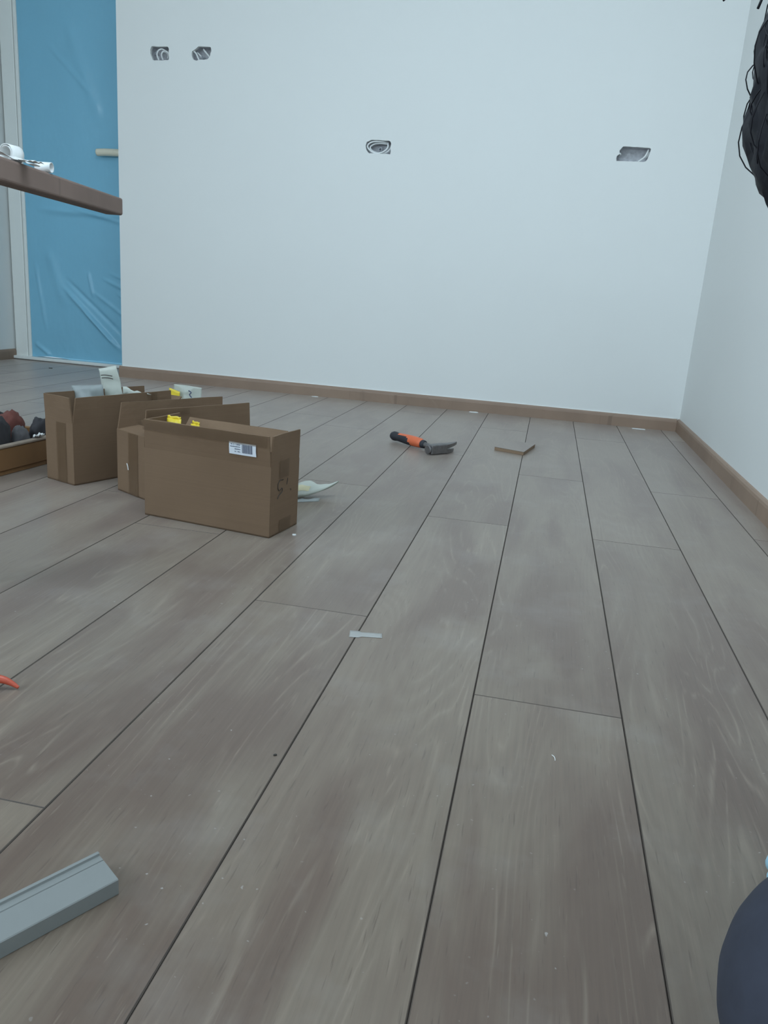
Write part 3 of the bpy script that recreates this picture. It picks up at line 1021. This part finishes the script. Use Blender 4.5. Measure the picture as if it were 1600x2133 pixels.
lump('work_cloth', 'crumpled charcoal cloth heaped nearest in the wooden tray', 'cloth', (-0.052, 0.052, 0.0120), 0.026, 0.046, 0.086, 0.1, 'dark_cloth', 2)
lump('work_cloth', 'grey cloth lump against the rim of the wooden tray', 'cloth', (-0.045, 0.130, 0.0120), 0.021, 0.029, 0.062, 0.3, 'grey_cloth', 9)
lump('work_cloth', 'dull red-brown cloth behind the charcoal cloth in the tray', 'cloth', (-0.110, 0.168, 0.0120), 0.024, 0.044, 0.080, -0.1, 'red_cloth', 5)
lump('work_cloth', 'black cloth lump at the far end of the wooden tray', 'cloth', (-0.046, 0.212, 0.0120), 0.025, 0.042, 0.068, 0.1, 'dark_cloth', 12)
lump('work_cloth', 'dark grey cloth at the left side of the wooden tray', 'cloth', (-0.225, 0.185, 0.0120), 0.060, 0.080, 0.080, 0.1, 'dark_cloth', 21)
t = thing('paper_scrap', 'small crumpled white scrap on the corner of the tray rim', 'paper scrap', trp(-0.004, 0.150, TZ + 0.0085))
sheet('crumpled_paper', 10, 10, lambda u, v: ((u - 0.5) * 0.016, (v - 0.5) * 0.030, 0.0005 + 0.016 * abs(nz(u * 3 + 1, v * 4, 2)) + 0.004 * u), 'paper', t, 0.0004)

# ------------------------------------------------------------------ sawhorse beam at the left
BD = Vector((-0.196, 0.9806, 0))
BE = Vector((-1.243, 2.232, 0.0))
BT, BH, BWD = 0.7115, 0.047, 0.052
ang = math.atan2(BD.y, BD.x) - math.pi / 2
saw = thing('sawhorse', 'brown timber sawhorse beam jutting in from the left, holding white scraps', 'sawhorse', (BE.x, BE.y, 0), ang)
# local: beam runs along -y from the free end at y = 0; right face at x = 0
o = box('beam', (-BWD, -2.55, BT - BH), (0, 0, BT), 'beam', saw, 0.006, None, 3)
for yy in (-1.22, -2.35):
    for sg in (-1, 1):
        xa = -BWD / 2 + sg * 0.020
        mt = Matrix.Translation((xa, yy, BT - BH - 0.0004)) @ Matrix.Rotation(sg * -0.16, 4, 'Y')
        bm = bmesh.new()
        add_box(bm, (-0.018, -0.022, -0.75), (0.018, 0.022, 0.0))
        for v in bm.verts:
            v.co = mt @ v.co
        for v in bm.verts:
            if v.co.z < 0.1:
                v.co.z = 0.0005
            else:
                v.co.z = BT - BH - 0.0003
        from_bm('leg', bm, 'beam', saw)
    box('brace', (-0.11, yy - 0.008, 0.28), (0.11 - BWD, yy + 0.008, 0.32), 'beam', saw, 0.002)


def sp(x, y, z):
    c, s = math.cos(ang), math.sin(ang)
    return (BE.x + x * c - y * s, BE.y + x * s + y * c, z)


def hollow(bm, p0, p1, r, wall=0.0016, n=18):
    p0, p1 = Vector(p0), Vector(p1)
    t = (p1 - p0).normalized()
    a = t.orthogonal().normalized()
    b = t.cross(a)
    rings = [[bm.verts.new(p + (a * math.cos(2 * math.pi * k / n) + b * math.sin(2 * math.pi * k / n)) * q) for k in range(n)] for p, q in ((p0, r), (p1, r), (p1, r - wall), (p0, r - wall))]
    for i in range(4):
        A, B = rings[i], rings[(i + 1) % 4]
        for k in range(n):
            bm.faces.new((A[k], A[(k + 1) % n], B[(k + 1) % n], B[k]))


# short piece of white pipe, lying near the edge
bm = bmesh.new()
hollow(bm, (-0.017, 0.004, 0.0115), (0.017, -0.004, 0.0115), 0.0112, 0.0018)
o = from_bm('pipe_offcut', bm, 'white_plastic', None, True)
o.location = sp(-0.016, -0.500, BT)
o.rotation_euler = (0, 0, 0.35)
tag(o, 'short white pipe offcut lying on the timber beam', 'pipe offcut')
# curled roll of white paper tape with its tail
t = thing('paper_roll', 'loosely curled white paper roll standing on the timber beam', 'paper roll', sp(-0.031, -0.628, BT), -0.1)


def roll(u, v):
    a = -math.pi / 2 + u * 2 * math.pi * 1.6
    r = 0.0185 - 0.006 * u
    return (math.cos(a) * r, (v - 0.5) * 0.034, 0.0192 + math.sin(a) * r)


sheet('coil', 48, 3, roll, 'paper', t, 0.0009)
sheet('tail', 16, 4, lambda u, v: (0.002 + 0.075 * u, (v - 0.5) * 0.034 - 0.012 * u, 0.0012 + 0.014 * (1 - u) ** 2 * math.sin(min(1, u * 3) * 1.2) + 0.006 * abs(nz(u * 5, v * 2))), 'paper', t, 0.0006)
t = thing('paper_strip', 'crumpled white paper strip along the edge of the timber beam', 'paper', sp(-0.0065, -0.655, BT), ang)
sheet('crumpled_paper', 14, 26, lambda u, v: ((u - 0.5) * 0.010 + 0.001 * nz(v * 9, u), (v - 0.5) * 0.20, 0.0008 + 0.012 * (0.5 + 0.5 * nz(u * 1.5 + 4, v * 4.5)) * (1 - 0.3 * u)), 'paper', t, 0.0004)

# ------------------------------------------------------------------ hammer
hx = Vector((0.084, 0.106, 0)).normalized()
hm = thing('claw_hammer', 'claw hammer with orange and black grip lying on the floor', 'hammer', (-0.306, 2.588, 0), math.atan2(hx.y, hx.x))
# local x: along the head from the striking face (-) to the claws (+); y: away along the handle
bm = bmesh.new()
add_box(bm, (-0.046, -0.005, 0.002), (0.026, 0.024, 0.034), 0.0035, None, 2)
head = from_bm('head', bm, 'steel', hm)
bm = bmesh.new()
add_tube(bm, [(-0.0465, 0.0095, 0.018), (-0.049, 0.0095, 0.018), (-0.053, 0.0095, 0.018), (-0.0545, 0.0095, 0.018)], [0.0135, 0.0145, 0.0145, 0.0130], 20)
from_bm('striking_face', bm, 'steel', hm)
for sg in (-1, 1):
    bm = bmesh.new()
    rings = []
    for i in range(9):
        s = i / 8
        x = 0.0235 + (0.072 if sg > 0 else 0.060) * s
        yc = 0.008 + 0.016 * s * s + 0.002
        th = 0.0125 * (1 - s) + 0.0022
        gap = 0.0012 + 0.0055 * s
        zc = 0.0172
        z0, z1 = zc + sg * gap, zc + sg * (0.0150 + 0.0005 * s)
        rings.append([bm.verts.new((x, yc - th, z0)), bm.verts.new((x, yc + th, z0)), bm.verts.new((x, yc + th, z1)), bm.verts.new((x, yc - th, z1))])
    for a, b in zip(rings, rings[1:]):
        for k in range(4):
            bm.faces.new((a[k], a[(k + 1) % 4], b[(k + 1) % 4], b[k]))
    bm.faces.new(rings[0][::-1])
    bm.faces.new(rings[-1])
    bmesh.ops.bevel(bm, geom=[e for e in bm.edges if len(e.link_faces) == 2 and e.calc_face_angle(0) > 0.7], offset=0.0012, segments=1, affect='EDGES')
    from_bm('claw', bm, 'steel', hm)
bm = bmesh.new()
add_tube(bm, [(0, 0.020, 0.017), (0, 0.05, 0.0172), (0, 0.075, 0.0176), (0, 0.096, 0.018)], [0.0100, 0.0085, 0.0090, 0.0110], 14, True, 1.0)
from_bm('shaft', bm, 'steel', hm, True)
bm = bmesh.new()
add_tube(bm, [(0, 0.080, 0.018), (0, 0.082, 0.018), (0, 0.092, 0.0181), (0, 0.094, 0.0181)], [0.0115, 0.0135, 0.0145, 0.0135], 16)
from_bm('collar', bm, 'rubber', hm, True)
gp = []
gr = []
for i in range(17):
    s = i / 16
    gp.append((0, 0.092 + 0.158 * s, 0.0195))
    gr.append(0.0158 + 0.0018 * math.sin(s * math.pi * 1.6) + (0.0022 if s > 0.85 else 0) - (0.004 if s in (0, 1) else 0))
# the grip is black with an orange inlay on top and next to the collar
bm = bmesh.new()
add_tube(bm, gp, gr, 24)
bm.faces.ensure_lookup_table()
gm = from_bm('grip', bm, ['rubber', 'orange'], hm, True)
for p in gm.data.polygons:
    c = p.center
    s = (c.y - 0.092) / 0.158
    topness = (c.z - 0.0195) / 0.0155
    if len(p.vertices) == 4 and ((s < 0.36 + 0.08 * topness) or (0.30 <= s < 0.78 and topness > 0.62 + 0.3 * (s - 0.3))):
        p.material_index = 1

# ------------------------------------------------------------------ laminate offcut
pa, pb, pc = Vector((-0.1405, 2.7684, 0)), Vector((-0.0389, 2.7267, 0)), Vector((-0.0039, 2.9120, 0))
pd = pc + Vector((-0.102, 0.030, 0))
pts = [pa, pb, pc, pd]
cen = sum(pts, Vector()) / 4
t = thing('laminate_offcut', 'square offcut of oak laminate lying on the floor beside the hammer', 'laminate offcut', tuple(cen), 0.2)
r_ = Matrix.Rotation(-0.2, 3, 'Z')
loc = [r_ @ (p - cen) for p in pts]
ZT = 0.0125
pyd('board', [(p.x, p.y, z) for z in (0.0006, ZT - 0.0016) for p in loc], [(3, 2, 1, 0)] + [(i, (i + 1) % 4, 4 + (i + 1) % 4, 4 + i) for i in range(4)] + [(4, 5, 6, 7)], 'core', t)
pyd('decor_layer', [(p.x, p.y, z) for z in (ZT - 0.0015, ZT) for p in loc], [(3, 2, 1, 0)] + [(i, (i + 1) % 4, 4 + (i + 1) % 4, 4 + i) for i in range(4)] + [(4, 5, 6, 7)], 'floor', t)

# ------------------------------------------------------------------ grey profile strip, bottom left
PT = 0.0152
pe = Vector((-0.3000, 0.5130, 0))
pdir = Vector((-0.0505, -0.0855, 0)).normalized()     # from the visible end toward the viewer
t = thing('profile_strip', 'pale grey grooved profile strip lying on the floor, front left', 'profile strip', tuple(pe), math.atan2(pdir.y, pdir.x) - math.pi / 2)
# local y runs toward the viewer, +x is the near/right... the strip's width goes to -x or +x
side = Vector((-0.333 + 0.299, 0.538 - 0.513, 0))
lx = side.dot(Vector((math.cos(t.rotation_euler.z), math.sin(t.rotation_euler.z), 0)))
ly = side.dot(Vector((-math.sin(t.rotation_euler.z), math.cos(t.rotation_euler.z), 0)))
sg = 1 if lx > 0 else -1
Wp = abs(lx)
prof = [(0, 0.0005), (0, PT - 0.0008), (0.0008, PT), (Wp * 0.70, PT - 0.0006), (Wp * 0.71, PT - 0.0013), (Wp * 0.725, PT - 0.0013), (Wp * 0.735, PT - 0.0006), (Wp * 0.90, PT - 0.0010), (Wp * 0.915, PT + 0.0010), (Wp * 0.985, PT + 0.0012), (Wp, PT), (Wp, 0.0005)]
bm = bmesh.new()
ra = [bm.verts.new((sg * x, ly * x / Wp, z)) for x, z in prof]
rb = [bm.verts.new((sg * x, 0.55, z)) for x, z in prof]
n = len(prof)
for i in range(n):
    bm.faces.new((ra[i], ra[(i + 1) % n], rb[(i + 1) % n], rb[i]))
bm.faces.new(ra)
bm.faces.new(rb[::-1])
from_bm('extrusion', bm, 'alu', t)

# ------------------------------------------------------------------ orange handle tip at the left edge
t = thing('tool_handle', 'tip of a curved orange plastic handle at the left edge', 'tool handle', (-0.600, 0.780, 0), 0.0)
pth = smooth_path([(0.008, 0.010, 0.0022), (0.000, 0.009, 0.0070), (-0.010, 0.006, 0.0120), (-0.026, 0.000, 0.0160), (-0.06, -0.010, 0.018), (-0.11, -0.03, 0.014), (-0.16, -0.05, 0.010)], 5)
tube('grip_arm', pth, [0.0018 + 0.0030 * min(1, i / 10) for i in range(len(pth))], 'orange2', t, 10)
pth = smooth_path([(0.000, 0.004, 0.0035), (-0.012, -0.004, 0.0042), (-0.03, -0.018, 0.005), (-0.07, -0.035, 0.006), (-0.12, -0.045, 0.008), (-0.16, -0.052, 0.0085)], 5)
tube('grip_arm', [(p.x - 0.016, p.y - 0.004, p.z) for p in pth], [0.0018 + 0.0024 * min(1, i / 10) for i in range(len(pth))], 'orange2', t, 10)
bm = bmesh.new()
add_tube(bm, [(-0.155, -0.050, 0.009), (-0.185, -0.060, 0.009), (-0.22, -0.072, 0.006)], [0.009, 0.008, 0.003], 10)
from_bm('jaw', bm, 'steel', t, True)

# ------------------------------------------------------------------ litter on the floor


def flake(name, label, cat, x, y, sx, sy, rz, mat, h=0.003, seed=0, group=None):
    bm = bmesh.new()
    n = 9
    top = []
    for i in range(n):
        a = 2 * math.pi * i / n
        k = 1 + 0.35 * nz(math.cos(a) * 2 + seed, math.sin(a) * 2, seed)
        top.append((math.cos(a) * sx * k, math.sin(a) * sy * k))
    lo = [bm.verts.new((px, py, 0.0004)) for px, py in top]
    hi = [bm.verts.new((px * 0.9, py * 0.9, 0.0006 + h * (0.6 + 0.4 * nz(px * 90, py * 90, seed)))) for px, py in top]
    for i in range(n):
        bm.faces.new((lo[i], lo[(i + 1) % n], hi[(i + 1) % n], hi[i]))
    bm.faces.new(hi)
    bm.faces.new(lo[::-1])
    o = from_bm(name, bm, mat)
    o.location = (x, y, 0)
    o.rotation_euler = (0, 0, rz)
    return tag(o, label, cat, group)


G1 = 'white plaster flakes along the skirting'
flake('plaster_flake', 'largest white plaster flake by the skirting near the right corner', 'plaster flake', 0.436, 3.660, 0.030, 0.010, 0.05, 'white_plastic', 0.003, 1, G1)
flake('plaster_flake', 'white plaster flake by the skirting straight behind the hammer', 'plaster flake', -0.300, 3.675, 0.022, 0.009, 0.0, 'white_plastic', 0.004, 2, G1)
flake('plaster_flake', 'faint white plaster flake by the skirting beyond the cardboard boxes', 'plaster flake', -1.062, 3.672, 0.018, 0.008, 0.0, 'white_plastic', 0.003, 3, G1)
flake('crumb', 'tiny black crumb on a plank in the foreground', 'crumb', -0.2433, 0.750, 0.0022, 0.0014, 0.6, 'crumb_dark', 0.0014, 4)
flake('crumb', 'tiny white crumb on the floor by the front box corner', 'crumb', -0.4752, 1.537, 0.0042, 0.0030, 0.3, 'white_plastic', 0.003, 5)
flake('crumb', 'small dark crumb on the floor before the door threshold', 'crumb', -2.52, 3.76, 0.010, 0.006, 0.3, 'crumb_dark', 0.004, 6)
o = tube('thread', smooth_path([(0, 0.006, 0.0008), (0.0025, 0.003, 0.001), (0.0035, -0.001, 0.001), (0.0038, -0.005, 0.0008)], 5), 0.0004, 'paper', None, 6)
o.location = (0.0615, 0.843, 0)
tag(o, 'tiny curled pale thread on a foreground plank', 'thread')
o = sheet('tape_scrap', 14, 4, lambda u, v: ((u - 0.5) * 0.050, (v - 0.5) * 0.016 * (1.0 if u > 0.3 else 1.5), 0.0006 + 0.0006 * abs(nz(u * 8, v * 3))), 'cleartape', None, 0.0003)
o.location = (-0.2195, 1.100, 0)
o.rotation_euler = (0, 0, 0.20)
tag(o, 'flat scrap of clear tape stuck across a plank joint', 'tape scrap')

# ------------------------------------------------------------------ kneeling person at the right edge
PF = Vector((-0.85, 0.50, 0)).normalized()            # the way the person faces
PLT = Vector((0, 0, 1)).cross(PF)                       # toward the person's left
man = thing('person', 'person kneeling at the right edge, black curly hair, navy trousers, pale blue glove', 'person', (0.37, 0.50, 0))
OFF = Vector((0.37, 0.50, 0))


def skin_obj(name, joints, edges, mat, root=0, sub=2, parent=man, voxel=0.006):
    """tapered limbs between joints, fused into one continuous surface"""
    rad = [(sum(r) / len(r)) if isinstance(r, tuple) else r for _, r in joints]
    pos = [Vector(p) - OFF for p, _ in joints]
    bm = bmesh.new()
    for p, r in zip(pos, rad):
        ret = bmesh.ops.create_icosphere(bm, subdivisions=3 if r > 0.015 else 2, radius=r)
        bmesh.ops.translate(bm, vec=p, verts=ret['verts'])
    for i, j in edges:
        if (pos[i] - pos[j]).length > 1e-4:
            add_tube(bm, [pos[i], pos[j]], [rad[i], rad[j]], 20)
    o = from_bm(name, bm, mat, parent, True)
    md = o.modifiers.new('fuse', 'REMESH')
    md.mode = 'VOXEL'
    md.voxel_size = voxel
    md.use_smooth_shade = True
    sm_ = o.modifiers.new('soften', 'SMOOTH')
    sm_.iterations = sub * 2
    sm_.factor = 0.5
    return o


hip = Vector((0.480, 0.445, 0.205))
waist = Vector((0.478, 0.455, 0.33))
chest = Vector((0.425, 0.505, 0.455))
neck0 = Vector((0.350, 0.552, 0.555))
headc = Vector((0.250, 0.612, 0.660))
kL, kR = Vector((0.254, 0.442, 0.100)), Vector((0.385, 0.640, 0.092))
aL, aR = Vector((0.475, 0.325, 0.060)), Vector((0.545, 0.545, 0.060))
tL, tR = Vector((0.545, 0.285, 0.040)), Vector((0.560, 0.585, 0.040))
hL, hR = hip + PLT * 0.075, hip - PLT * 0.060
shc = Vector((0.392, 0.525, 0.525))
sL, sR = shc + PLT * 0.172, shc - PLT * 0.165
eL, eR = Vector((0.300, 0.430, 0.300)), Vector((0.470, 0.735, 0.275))
wL, wR = Vector((0.330, 0.440, 0.205)), Vector((0.384, 0.700, 0.085))
down = Vector((-0.22, 0.46, -0.86)).normalized()        # where the face looks
crown = Vector((-0.86, 0.30, 0.42))
crown = (crown - down * crown.dot(down)).normalized()
chin = headc + down * 0.055 - crown * 0.085
# body: one continuous skinned figure
J = [(hip, 0.085), (waist, 0.075), (chest, 0.085), (shc, 0.060), (neck0, 0.040), (headc - crown * 0.02, (0.070, 0.075)), (headc + crown * 0.035, (0.062, 0.066)),
     (sL, 0.042), (eL, 0.032), (wL, 0.022), (sR, 0.042), (eR, 0.032), (wR, 0.022),
     (hL, 0.068), (kL, 0.048), (aL, 0.034), (tL, 0.026), (hR, 0.066), (kR, 0.048), (aR, 0.034), (tR, 0.026), (chin, 0.030)]
E_ = [(0, 1), (1, 2), (2, 3), (3, 4), (4, 5), (5, 6), (3, 7), (7, 8), (8, 9), (3, 10), (10, 11), (11, 12), (0, 13), (13, 14), (14, 15), (15, 16), (0, 17), (17, 18), (18, 19), (19, 20), (5, 21)]


def hand_chain(J, E, wrist, wi, palm_dir, side, scale=1.0, r0=0.0085, curl=0.55, flat=0.0):
    """palm and five separate curled fingers growing from the wrist joint"""
    nrm = palm_dir.cross(side).normalized()
    if nrm.z > 0:
        nrm = -nrm
    pi_ = wi
    for k, (off, ln) in enumerate(((-0.030, 0.058), (-0.010, 0.070), (0.010, 0.066), (0.029, 0.052))):
        b = wrist + palm_dir * 0.082 * scale + side * off * scale * 0.95
        d = palm_dir.copy()
        J.append((b, r0 * 1.25 * scale))
        E.append((pi_, len(J) - 1))
        for s in range(3):
            d = (d + nrm * curl * (0.5 + 0.3 * s)).normalized()
            b = b + d * ln * scale / 3 * 1.15
            b.z = max(b.z, r0 * scale + 0.003)
            J.append((b.copy(), r0 * scale * (0.95 - 0.10 * s)))
            E.append((len(J) - 2, len(J) - 1))
    tb = wrist + palm_dir * 0.03 * scale - side * 0.030 * scale
    J.append((tb, r0 * 1.15 * scale))
    E.append((pi_, len(J) - 1))
    for s in range(2):
        tb = tb + (palm_dir * 0.8 - side * 0.5 + nrm * 0.35).normalized() * 0.030 * scale
        tb.z = max(tb.z, r0 * scale + 0.003)
        J.append((tb.copy(), r0 * 1.0 * scale))
        E.append((len(J) - 2, len(J) - 1))


hand_chain(J, E_, wL, 9, (kL + Vector((0.02, 0.0, 0.075)) - wL).normalized(), Vector((0.35, 0.93, 0)).normalized(), 0.9)
body = skin_obj('body', J, E_, 'skin', 0, 1, man, 0.0042)

# trousers, jumper, shoes
skin_obj('trousers', [(hip + Vector((0, 0, 0.06)), 0.100), (hip, 0.112), (hL, 0.095), (hL.lerp(kL, 0.55), 0.088), (kL, 0.100), (kL.lerp(aL, 0.5), 0.068), (aL, 0.046),
                      (hR, 0.085), (hR.lerp(kR, 0.55), 0.084), (kR, 0.074), (kR.lerp(aR, 0.5), 0.055), (aR, 0.046)],
         [(0, 1), (1, 2), (2, 3), (3, 4), (4, 5), (5, 6), (1, 7), (7, 8), (8, 9), (9, 10), (10, 11)], 'trousers', 1, 3)
skin_obj('jumper', [(hip + Vector((0, 0, 0.05)), 0.102), (waist, 0.092), (chest, 0.112), (shc, 0.078), (neck0 - (neck0 - shc) * 0.25, 0.050),
                    (sL, 0.052), (sL.lerp(eL, 0.5), 0.046), (eL, 0.041), (wL.lerp(eL, 0.12), 0.031), (sR, 0.052), (sR.lerp(eR, 0.5), 0.046), (eR, 0.041), (wR.lerp(eR, 0.12), 0.031)],
         [(0, 1), (1, 2), (2, 3), (3, 4), (3, 5), (5, 6), (6, 7), (7, 8), (3, 9), (9, 10), (10, 11), (11, 12)], 'jumper', 2, 2)
for a_, t_ in ((aL, tL), (aR, tR)):
    d_ = (t_ - a_).normalized()
    skin_obj('shoe', [(a_ - d_ * 0.02 + Vector((0, 0, -0.012)), (0.042, 0.044)), (a_.lerp(t_, 0.5), (0.042, 0.036)), (t_, (0.040, 0.034)), (t_ + d_ * 0.005 + Vector((0, 0, -0.004)), (0.030, 0.026))], [(0, 1), (1, 2), (2, 3)], 'shoe', 0, 2)
# pale blue glove on the hand that leans on the floor
GJ = [(wR.lerp(eR, 0.16), 0.036), (wR, 0.027)]
GE = [(0, 1)]
hd = Vector((-0.97, -0.22, -0.42)).normalized()
hand_chain(GJ, GE, wR, 1, hd, Vector((0.22, -0.97, 0.0)).normalized(), 1.0, 0.0108, 0.42)
skin_obj('glove', GJ, GE, 'glove', 0, 1, man, 0.0040)


# face details and ears
def head_pt(a, b, c):
    """a to the person's left, b along the way the face looks, c toward the crown"""
    return headc + PLT * a + down * b + crown * c - OFF


for s_ in (-1, 1):
    bm = bmesh.new()
    bmesh.ops.create_uvsphere(bm, u_segments=12, v_segments=8, radius=0.011)
    o = from_bm('eye', bm, 'eye', man, True)
    o.location = head_pt(0.031 * s_, 0.066, -0.022)
    bm = bmesh.new()
    bmesh.ops.create_uvsphere(bm, u_segments=12, v_segments=8, radius=1.0)
    for v in bm.verts:
        v.co = Vector((v.co.x * 0.022, v.co.y * 0.008, v.co.z * 0.030))
    o = from_bm('ear', bm, 'skin', man, True)
    o.location = head_pt(0.078 * s_, -0.005, -0.03)
    o.rotation_euler = (0.4, 0.3, 0.9)
tube('nose', [head_pt(0, 0.072, -0.015), head_pt(0, 0.090, -0.040), head_pt(0, 0.080, -0.048)], [0.007, 0.013, 0.007], 'skin', man, 10)
tube('mouth', [head_pt(-0.024, 0.074, -0.072), head_pt(0, 0.082, -0.073), head_pt(0.024, 0.074, -0.072)], [0.003, 0.006, 0.003], 'lip', man, 8)

# hair: a full head of loose curls
bm = bmesh.new()
bmesh.ops.create_icosphere(bm, subdivisions=5, radius=1.0)
HC = Vector((0.240, 0.612, 0.660)) - OFF
for v in bm.verts:
    d = v.co.copy()
    k = 1 + 0.045 * mnoise.noise(d * 3.1) + 0.05 * abs(mnoise.noise(d * 7.0 + Vector((3, 1, 0)))) + 0.03 * mnoise.noise(d * 17)
    f = d.dot(down)
    if f > 0.72:
        k *= 1 - 0.62 * min(1, (f - 0.72) / 0.2)
    v.co = HC + Vector((d.x * 0.126 * k, d.y * 0.126 * k, d.z * 0.138 * k))
hr = from_bm('hair', bm, 'hair', man, True)
rr = random.Random(11)
bm = bmesh.new()
for i in range(900):
    z = rr.uniform(-0.95, 0.95)
    a = rr.uniform(0, 2 * math.pi)
    d = Vector((math.cos(a) * math.sqrt(1 - z * z), math.sin(a) * math.sqrt(1 - z * z), z))
    if d.dot(down) > 0.5:
        continue
    base = HC + Vector((d.x * 0.127, d.y * 0.127, d.z * 0.139))
    tang = d.cross(Vector((0, 0, 1)))
    tang = tang.normalized() if tang.length > 0.1 else Vector((1, 0, 0))
    dn = d.cross(tang)
    dn = dn if dn.z < 0 else -dn
    lift = rr.uniform(0.002, 0.010)
    L_ = rr.uniform(0.03, 0.075)
    ph = rr.uniform(0, 6)
    pts = []
    for s in range(9):
        q = s / 8
        pts.append(base + dn * L_ * (q - 0.3) + d * (lift * math.sin(q * math.pi) * 1.3 - 0.004) + tang * 0.006 * math.sin(q * 7 + ph) - d * 0.10 * L_ * (q - 0.3) ** 2 * 6)
    add_tube(bm, pts, 0.00045, 4)
# the longer stray loop at the edge and the ends hanging over the forehead
for pts in ([(0.150, 0.585, 0.700), (0.136, 0.586, 0.684), (0.129, 0.588, 0.660), (0.131, 0.590, 0.632), (0.138, 0.592, 0.606), (0.150, 0.594, 0.584)],
            [(0.150, 0.586, 0.690), (0.139, 0.588, 0.672), (0.135, 0.590, 0.648), (0.138, 0.592, 0.622), (0.146, 0.594, 0.600)],
            [(0.215, 0.612, 0.802), (0.150, 0.611, 0.770), (0.112, 0.610, 0.728), (0.083, 0.610, 0.7025)], [(0.222, 0.610, 0.800), (0.155, 0.610, 0.772), (0.118, 0.610, 0.735), (0.105, 0.610, 0.698)],
            [(0.225, 0.606, 0.800), (0.160, 0.606, 0.770), (0.120, 0.606, 0.738), (0.108, 0.607, 0.705)],
            [(0.158, 0.600, 0.590), (0.157, 0.602, 0.566), (0.163, 0.602, 0.548)]):
    add_tube(bm, smooth_path([Vector(p) - OFF for p in pts], 5), 0.0009, 5)
st_ = from_bm('hair_strands', bm, 'hair', man, True)
st_['kind'] = 'stuff'
